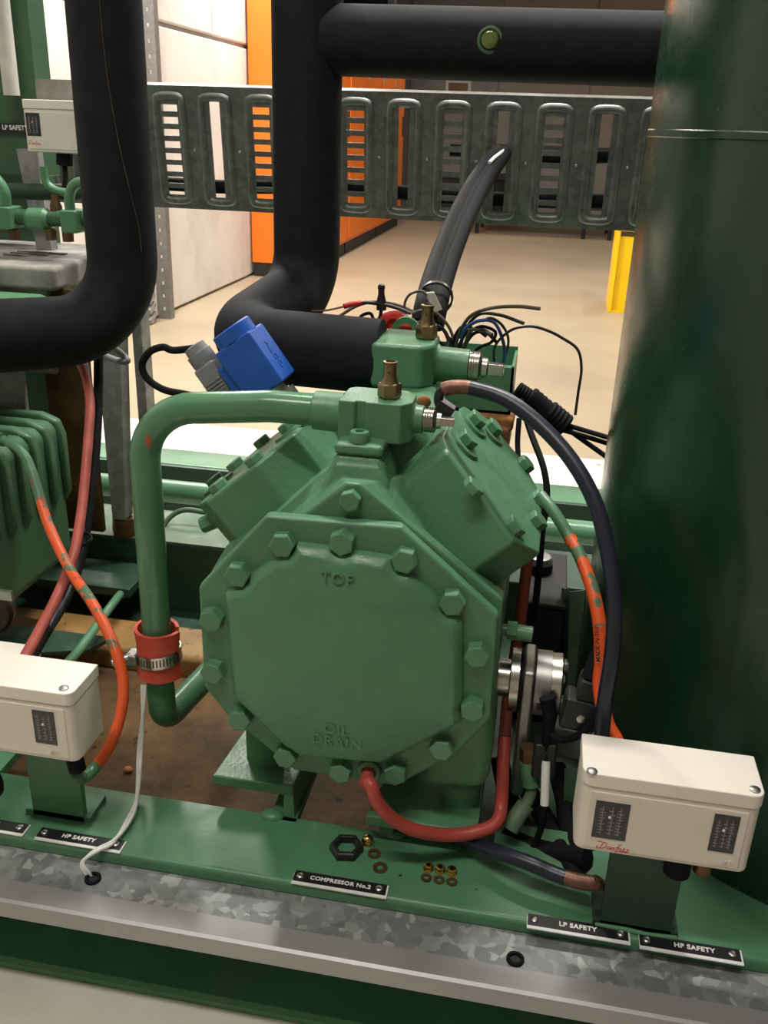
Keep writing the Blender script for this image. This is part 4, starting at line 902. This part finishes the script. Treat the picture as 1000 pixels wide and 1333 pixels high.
for p, lab in (((-0.5493, 1.035, 0.3001), 'black cable tie binding the left cables, upper one'), ((-0.5026, 0.89, 0.19), 'black cable tie binding the left cables, lower one')):
    mb = MB(); mb.lathe(V(p)+V(0, 0, -.002), (-.05, -.25, 1), [(0, .0125), (.004, .0125), (.004, .0112), (0, .0112), (0, .0125)], 18, caps=False)
    ti = tag(obj('cable_tie', mb, M['black_plastic'], None), lab, 'cable tie')
wire('grey_cable', [(-0.5832, 1.13, 0.3728), (-0.5809, 1.16, 0.3522), (-0.5749, 1.18, 0.3355), (-0.5687, 1.18, 0.3273), (-0.5814, 1.18, 0.3263), (-0.615, 1.2, 0.3281)], .0045, 'grey_plastic', 'short grey cable hoop under the bend of left pipe', 'cable', 10)

# ================================================================== OIL REGULATOR on the right side
G = thing('oil_regulator', 'machined steel oil level regulator on the right side of compressor', 'regulator', (.03, .78, .17))
hc = V((-0.0039, 0.78, 0.1482)); hy, hz = hc.y, hc.z-.002
obj('neck', MB().lathe((-.012, hy, hz), (1, 0, 0), [(0, .0185), (.020, .0185)], 28), M['steel'], G)
obj('round_flange', MB().lathe((-.001, hy, hz), (1, 0, 0), [(0, .030), (.001, .031), (.009, .031), (.010, .030)], 40), M['steel'], G)
obj('gasket', MB().lathe((.009, hy, hz), (1, 0, 0), [(0, .031), (.0015, .031)], 40), M['black'], G)
obj('tall_plate', MB().box((.0105, hy-.029, hz-.118), (.0235, hy+.029, hz+.026)), M['steel_dull'], G, bevel=.004)
obj('cylinder', MB().lathe((.0235, hy, hz), (1, 0, 0), [(0, .0315), (.0145, .0315), (.015, .030)], 40), M['steel_dull'], G)
obj('end_cap', MB().lathe((.0385, hy, hz), (1, 0, 0), [(0, .030), (.009, .0305), (.0105, .029)], 40), M['steel'], G)
obj('slot', MB().box((.027, hy-.0325, hz-.010), (.035, hy-.022, hz-.004)), M['dark_void'], G)
for a in (30, 100, 200, 270, 340):
    obj('bolt', MB().hexbolt((.0485, hy+.023*math.cos(math.radians(a)), hz+.023*math.sin(math.radians(a))), (1, 0, 0), .0048, .005), M['zinc'], G)
obj('base_boss', MB().cyl((.026, hy-.01, hz-.098), (.042, hy-.01, hz-.098), .016, 20), M['steel'], G)
bz = hz-.098
obj('brass_union', MB().cyl((0.0232, 0.742, 0.0967), (0.0248, 0.742, 0.079), .0085, 6), M['bronze'], G)
o = hose('oil_line', [(0.0246, 0.742, 0.0808), (0.0265, 0.74, 0.069), (0.0292, 0.738, 0.0573), (0.0301, 0.734, 0.0486), (0.0261, 0.728, 0.0389), (0.0197, 0.72, 0.0314), (0.0137, 0.712, 0.0203)], .006,
     [('union_nut', 0, .36, .0092, 'green'), ('bent_tube', .34, .72, .0056, 'green_dusty'), ('ribbed_end', .66, 1, .0085, 'green_dusty')], 'short green oil line bending down below the steel regulator', 'pipe')
tag(obj('sensor_coil', MB().box((.028, hy-.052, hz-.075), (.050, hy-.030, hz-.036)), M['black_plastic'], None, bevel=.003), 'small black sensor block fixed on the steel regulator', 'sensor')
g = thing('sensor_cable', 'black sensor cable with white sleeve hanging beside the regulator', 'cable', (.05, .72, .1))
obj('boot', MB().tube(smooth_path([(0.0346, 0.735, 0.159), (0.039, 0.732, 0.1431), (0.0391, 0.73, 0.1291), (0.0384, 0.73, 0.1143)], 6), lambda s: .0075-.003*s, 12), M['black'], g)
obj('white_sleeve', MB().tube([(0.0406, 0.73, 0.0926), (0.0434, 0.715, 0.0529)], .0042, 12), M['label_white'], g)
obj('core', MB().tube(smooth_path([(0.038, 0.73, 0.1185), (0.0406, 0.73, 0.0926), (0.0434, 0.715, 0.0529), (0.0426, 0.715, 0.0232), (0.0354, 0.72, -0.0112), (0.0298, 0.72, -0.0318)], 6), .0032, 10), M['black'], g)
wire('sensor_cable', [(0.0402, 0.728, 0.1247), (0.0542, 0.72, 0.1259), (0.0695, 0.712, 0.1426), (0.0777, 0.705, 0.1637), (0.0795, 0.7, 0.1859)], .0034, 'black', 'black cable looping right from sensor toward square connector', 'cable', 10)
g = thing('square_connector', 'square black plug connector with screw between regulator and orange hose', 'connector', (0.0668, 0.73, 0.1572))
p = V((0.0661, 0.73, 0.1571))
r_ = Matrix.Rotation(math.radians(8), 3, 'Y')
obj('plug_body', MB().box(p+V(-.017, -.012, -.020), p+V(.015, .014, .012), r_), M['black_plastic'], g, bevel=.003)
obj('upper_block', MB().box(p+V(-.008, -.010, .012), p+V(.014, .014, .032), r_, p), M['black_plastic'], g, bevel=.002)
obj('cable_gland', MB().cyl(p+V(.004, .0, .030), p+V(.010, .01, .050), .008, 14), M['black'], g)
obj('screw', MB().lathe(p+V(.0, -.012, -.005), (0, -1, 0), [(0, .0042), (.001, .004), (.0012, .0015)], 14), M['zinc'], g)

for k, (pts, lab) in enumerate((([(0.0145, 0.8, -0.046), (0.036, 0.78, -0.04), (0.0549, 0.75, -0.0247), (0.0698, 0.76, -0.0208), (0.082, 0.8, -0.0229)], 'black hose lying in shade under the steel regulator'),
    ([(0.0201, 0.85, -0.023), (0.0421, 0.81, -0.0285), (0.0603, 0.77, -0.0265), (0.0764, 0.74, -0.0115), (0.0897, 0.72, -0.0003)], 'black hose slanting under the regulator to the right cream box'),
    ([(-0.004, 0.86, -0.0085), (0.0083, 0.84, -0.0383), (0.0279, 0.8, -0.0486), (0.0485, 0.76, -0.04), (0.0694, 0.72, -0.0159)], 'black hose nearest the compressor foot in the shaded gap'),
    ([(0.0591, 0.84, 0.002), (0.0681, 0.8, -0.0052), (0.0741, 0.76, -0.01), (0.0847, 0.72, -0.0013)], 'black hose behind white sleeved cable in the shaded gap'),
    ([(0.008, 0.735, -0.0087), (0.0351, 0.725, -0.009), (0.0607, 0.715, -0.0034), (0.088, 0.7, 0.0102)], 'black hose lying flat just behind the braided hose'))):
    wire('shaded_hose', pts, .0105, 'black', lab, 'hose', 12)  # black hose mass, extra runs added to darken the shadowed gap
# bits between compressor and tank
g = thing('tank_bracket', 'pale grey green flat bracket standing against the tank', 'bracket', (0.0761, 1, 0.0654))
obj('plate', MB().hexa([V((0.0594, 1.02, 0.1268)), V((0.0748, 1, 0.141)), V((0.0791, 1.03, 0.1241)), V((0.0641, 1.05, 0.1099))], [V((0.0724, 1.02, -0.0203)), V((0.0803, 1, -0.006)), V((0.0846, 1.03, -0.025)), V((0.0775, 1.05, -0.0393))]), M['green_dusty'], g, bevel=.001)
obj('side_plate', MB().hexa([V((0.0512, 1.05, 0.1158)), V((0.0591, 1.02, 0.1288)), V((0.0618, 1.05, 0.1139)), V((0.0547, 1.08, 0.1))], [V((0.0628, 1.05, -0.0416)), V((0.0724, 1.02, -0.0203)), V((0.0765, 1.05, -0.0395)), V((0.0666, 1.08, -0.0607))]), M['green_dark'], g)
g = thing('clamp_bracket', 'small pale green clamp bracket with black bolt behind compressor', 'bracket', (0.0454, 1.15, 0.0586))
a = V((0.0265, 1.15, 0.0586)); b = V((0.0623, 1.15, 0.056))
obj('plate', MB().box(a+V(0, 0, -.008), V(b.x, b.y+.05, a.z+.002)), M['green_dusty'], g, bevel=.001)
obj('bolt', MB().hexbolt(V((0.0438, 1.155, 0.063)), (0, 0, 1), .012, .014), M['black_plastic'], g)
ba, bb = V((0.0117, 1.03, 0.1071)), V((0.0588, 1.03, 0.1067))
g = thing('shade_fill_block', 'added black block under the pale clamp bracket, standing in for the dark gap', 'housing', (ba.x, 1.1, -.07))  # added block, its black stands in for the unlit void here
obj('casing', MB().box((ba.x-.01, 1.03, -.074), (bb.x, 1.18, ba.z-.012)), M['dark_void'], g, bevel=.004)
obj('cover', MB().box((ba.x-.012, 1.028, ba.z-.012), (bb.x+.001, 1.182, ba.z-.005)), M['black_base'], g, bevel=.002)
g = thing('rubber_mount', 'black rubber mount with pale steel cap behind the right head', 'mount', (0.0174, 1.1, 0.1256))
p = V((0.0226, 1.12, 0.1078))
obj('rubber', MB().lathe(p+V(0, 0, -.03), (0, 0, 1), [(0, .012), (.01, .016), (.03, .018), (.038, .017)], 18), M['black'], g)
obj('steel_cap', MB().lathe(p+V(0, 0, .008), (0, 0, 1), [(0, .018), (.008, .015), (.010, .010)], 18), M['steel_dull'], g)
g = thing('steel_bracket', 'shadowed dull steel bar under the square black connector', 'bracket', (0.0599, 0.8, 0.0716))
obj('bar', MB().box(V((0.0525, 0.85, 0.0087)), V((0.0952, 0.85, 0.0462))+V(0, .02, 0)), M['sheet'], g, bevel=.002)
tag(obj('gusset_plate', MB().hexa([V((0.064, 0.8, 0.0338)), V((0.0816, 0.8, 0.0368)), V((0.0847, 0.83, 0.0142)), V((0.0664, 0.83, 0.011))], [V((0.068, 0.78, -0.0186)), V((0.0793, 0.78, -0.0144)), V((0.0834, 0.82, -0.048)), V((0.0715, 0.82, -0.0524))]), M['green'], None), 'green gusset plate standing in shade between regulator and cream box', 'plate')

# ================================================================== LEFT SIDE: neighbouring compressor and panel
N = thing('neighbour_compressor', 'green ribbed casing of the neighbouring compressor at left edge', 'compressor', (-.85, 1.1, 0))
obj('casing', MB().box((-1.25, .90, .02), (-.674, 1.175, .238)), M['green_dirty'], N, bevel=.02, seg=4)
for k in range(7):
    y = .935+k*.037
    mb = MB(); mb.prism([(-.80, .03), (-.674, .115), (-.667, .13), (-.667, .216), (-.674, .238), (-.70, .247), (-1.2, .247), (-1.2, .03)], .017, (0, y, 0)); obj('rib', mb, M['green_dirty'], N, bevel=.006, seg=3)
obj('base', MB().box((-1.2, .95, -.0), (-.72, 1.2, .045)), M['green_dark'], N)
obj('terminal_lid', MB().box((-1.3, 1.235, .405), (-.697, 1.50, .44)), M['dust'], N, bevel=.008)
obj('terminal_housing', MB().box((-1.28, 1.25, .28), (-.72, 1.48, .406)), M['dust'], N)
for k in range(3):
    a = (-0.8156, 1.359, 0.441); obj('raised_line', MB().box((a[0]-.01, a[1]-.02*k, .4395), (a[0]+.07-.02*k, a[1]-.02*k+.008, .4425)), M['dust'], N)
obj('top_cover', MB().box((-1.3, 1.06, .33), (-.70, 1.225, .405)), M['green'], N, bevel=.01)
g = thing('sheet_column', 'pair of dull galvanised sheet posts under the bend of left pipe', 'post', (-.64, 1.3, 0))
obj('front_post', MB().hexa([V(-.668, 1.28, .42), V(-.622, 1.28, .42), V(-.622, 1.31, .42), V(-.668, 1.31, .42)], [V(-.665, 1.28, .035), V(-.642, 1.28, .035), V(-.642, 1.31, .035), V(-.665, 1.31, .035)]), M['sheet'], g, bevel=.002)
obj('rear_post', MB().box((-.622, 1.312, .0), (-.606, 1.345, .42)), M['sheet'], g, bevel=.002)
obj('rubber_foot', MB().lathe((-.652, 1.30, -.0), (0, 0, 1), [(0, .02), (.012, .022), (.034, .020)], 16), M['bronze'], g)
g = thing('sheet_panel', 'grey galvanised sheet behind the ribbed green casing', 'panel', (-.83, 1.22, .3))
obj('sheet', MB().box((-1.0, 1.20, .1), (-.745, 1.21, .328)), M['sheet'], g, bevel=.002)
tag(obj('rusty_sheet', MB().box((-.743, 1.26, .02), (-.672, 1.27, .405)), M['pan'], None), 'dark rusty brown sheet between the grey panels at left', 'sheet')
# control panel upright, conduit, label and small switch box at upper left
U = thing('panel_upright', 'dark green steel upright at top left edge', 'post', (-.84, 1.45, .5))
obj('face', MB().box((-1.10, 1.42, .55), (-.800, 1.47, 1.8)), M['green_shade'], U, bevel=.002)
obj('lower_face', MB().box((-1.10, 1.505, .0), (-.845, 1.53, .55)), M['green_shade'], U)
obj('flat_bar', MB().hexa([V(-.832, 1.40, .59), V(-.800, 1.40, .59), V(-.800, 1.42, .59), V(-.832, 1.42, .59)], [V(-.816, 1.40, .4405), V(-.79, 1.40, .4405), V(-.79, 1.42, .4405), V(-.816, 1.42, .4405)]), M['sheet'], U)
tag(obj('conduit', MB().cyl((-.826, 1.395, .665), (-.826, 1.395, 1.9), .012, 16), M['white_tube'], None), 'pale grey conduit pipe in front of the green upright at top left', 'conduit')
g = thing('label_plate', 'black engraved SAFETY plate on the green upright at upper left', 'label', (-.83, 1.41, .62), 'engraved label plates')
zl = (-0.8511, 1.415, 0.6197)[2]
obj('black_face', MB().box((-.92, 1.414, zl-.007), (-.806, 1.4195, zl+.006)), M['label_black'], g)
text('lettering', 'LP SAFETY', .0095, M['label_white'], g, (-.838, 1.4136, zl), (1, 0, 0), (0, 0, 1), .0003, bold=.0002)
switch_box('pressure_switch', 'small cream switch box with dial and red script at upper left', -.788, -.668, 1.35, 1.40, .588, .660,
    [((-0.7814, 1.35, 0.6383)[0], (-0.7594, 1.35, 0.6389)[0], (-0.7702, 1.35, 0.6105)[2], (-0.7664, 1.35, 0.6418)[2]), (-.70, -.677, .607, .638)], ((-0.7816, 1.35, 0.5985)[0], (-0.7816, 1.35, 0.5985)[2], .020))
tag(obj('backplate', MB().box((-.79, 1.402, .60), (-.66, 1.41, .689)), M['dust'], None), 'dusty grey mounting plate behind the upper left cream box', 'plate')
g = thing('hanging_gland', 'black gland and cable under the upper left cream box', 'gland', (-0.7323, 1.36, 0.5713))
obj('gland', MB().cyl((-0.7354, 1.37, 0.5913), (-0.7377, 1.37, 0.5708), .012, 14), M['black'], g)
obj('cable', MB().tube(smooth_path([(-0.7373, 1.37, 0.574), (-0.7335, 1.36, 0.5496), (-0.7258, 1.33, 0.5297)], 6), .0038, 10), M['black'], g)
# valve manifold
g = thing('valve_manifold', 'green valve manifold with brown brass caps above the dusty grey lid', 'manifold', (-.74, 1.30, .49))
obj('header', MB().cyl((-1.0, 1.31, .496), (-.655, 1.31, .500), .0115, 16), M['green_shade'], g)
obj('rear_header', MB().cyl((-1.0, 1.36, .525), (-.655, 1.36, .535), .012, 16), M['green_dark'], g)
for x in (-.80, -.695):
    obj('valve_body', MB().box((x-.013, 1.285, .482), (x+.013, 1.325, .514)), M['green'], g, bevel=.003)
obj('union', MB().lathe((-.772, 1.308, .497), (1, 0, 0), [(0, .012), (.006, .017), (.03, .017), (.036, .012)], 16), M['green'], g)
for x, z in ((-.708, .468), (-.735, .469), (-.795, .466)):
    obj('brass_cap', MB().lathe((x, 1.305, z), (0, 0, 1), [(0, .009), (.014, .0095), (.016, .007)], 6), M['bronze'], g)
obj('brass_cap', MB().lathe((-.728, 1.315, .502), (0, 0, 1), [(0, .010), (.014, .010), (.02, .007), (.03, .006)], 6), M['bronze'], g)
for pts, r in (([(-.80, 1.30, .51), (-.80, 1.30, .535), (-.815, 1.30, .555), (-.84, 1.30, .563), (-.87, 1.30, .55)], .0085), ([(-.700, 1.305, .51), (-.700, 1.305, .53), (-.690, 1.305, .548), (-.67, 1.305, .552), (-.65, 1.305, .54)], .0075), ([(-.745, 1.32, .57), (-.742, 1.32, .548), (-.728, 1.32, .538), (-.71, 1.32, .535)], .006)):
    obj('bent_tube', MB().tube(smooth_path(pts, 7), r, 12), M['green'], g)
# lower left: copper line, brown clamp ring
hose('green_line', [(-0.6149, 1.27, -0.0503), (-0.616, 1.2, -0.0503), (-0.6023, 1.12, -0.0401), (-0.5775, 0.98, -0.0262), (-0.5774, 0.9, -0.0236)], .006, [('joint', 0, .25, .010, 'green_dusty'), ('tube', .2, 1, .0065, 'green')], 'thin green line slanting down behind the orange hose', 'pipe')
hose('green_line', [(-0.6104, 1.3, -0.0499), (-0.6113, 1.33, -0.0137), (-0.5972, 1.35, 0.0149), (-0.573, 1.36, 0.029), (-0.5347, 1.36, 0.0288)], .0045, [('tube', 0, 1, .0045, 'green_dusty')], 'thin dusty tube hooping over the inner rail by the green pipe', 'pipe')
g = thing('brown_fitting', 'dark brown pipe fitting with steel clip at left edge', 'fitting', (-0.5858, 0.85, 0.1171))
obj('collar', MB().lathe((-0.6048, 0.86, 0.1023), (.3, -1, .2), [(0, .024), (.02, .026), (.024, .022), (.024, .012), (.01, .01)], 20), M['brown_dark'], g)
obj('clip', MB().box(V((-0.5774, 0.835, 0.133)), V((-0.5615, 0.83, 0.1444))), M['zinc'], g)
tag(obj('floor_bracket', MB().prism([(-.80, .98), (-.60, 1.05), (-.585, 1.09), (-.8, 1.09)], .006, (0, 0, -.072), (1, 0, 0), (0, 1, 0), (0, 0, 1)), M['green_dark'], None), 'dark green floor plate under the left cables', 'plate')
tag(obj('floor_bracket', MB().box((-.80, 1.19, -.055), (-.60, 1.284, -.04)), M['green_dark'], None, bevel=.002), 'dark green ledge plate between the tan beam and the inner rail', 'plate')
tag(obj('debris', MB().sphere((-0.4604, 0.8703, -0.114), .006, 6, (1, .8, .7)), M['rust_flake'], None, angle=10), 'small brown lump of rust lying on the drip pan', 'debris')

g = bpy.data.objects['orange_hose.001']
text('printed_lettering', 'MADE IN THE', .0052, M['label_black'], g, (0.0723, 0.7275, 0.2259), V((0.0689, 0.742, 0.2469))-V((0.0751, 0.718, 0.2053)), (-1, 0, 0), .0002, bold=.0001)
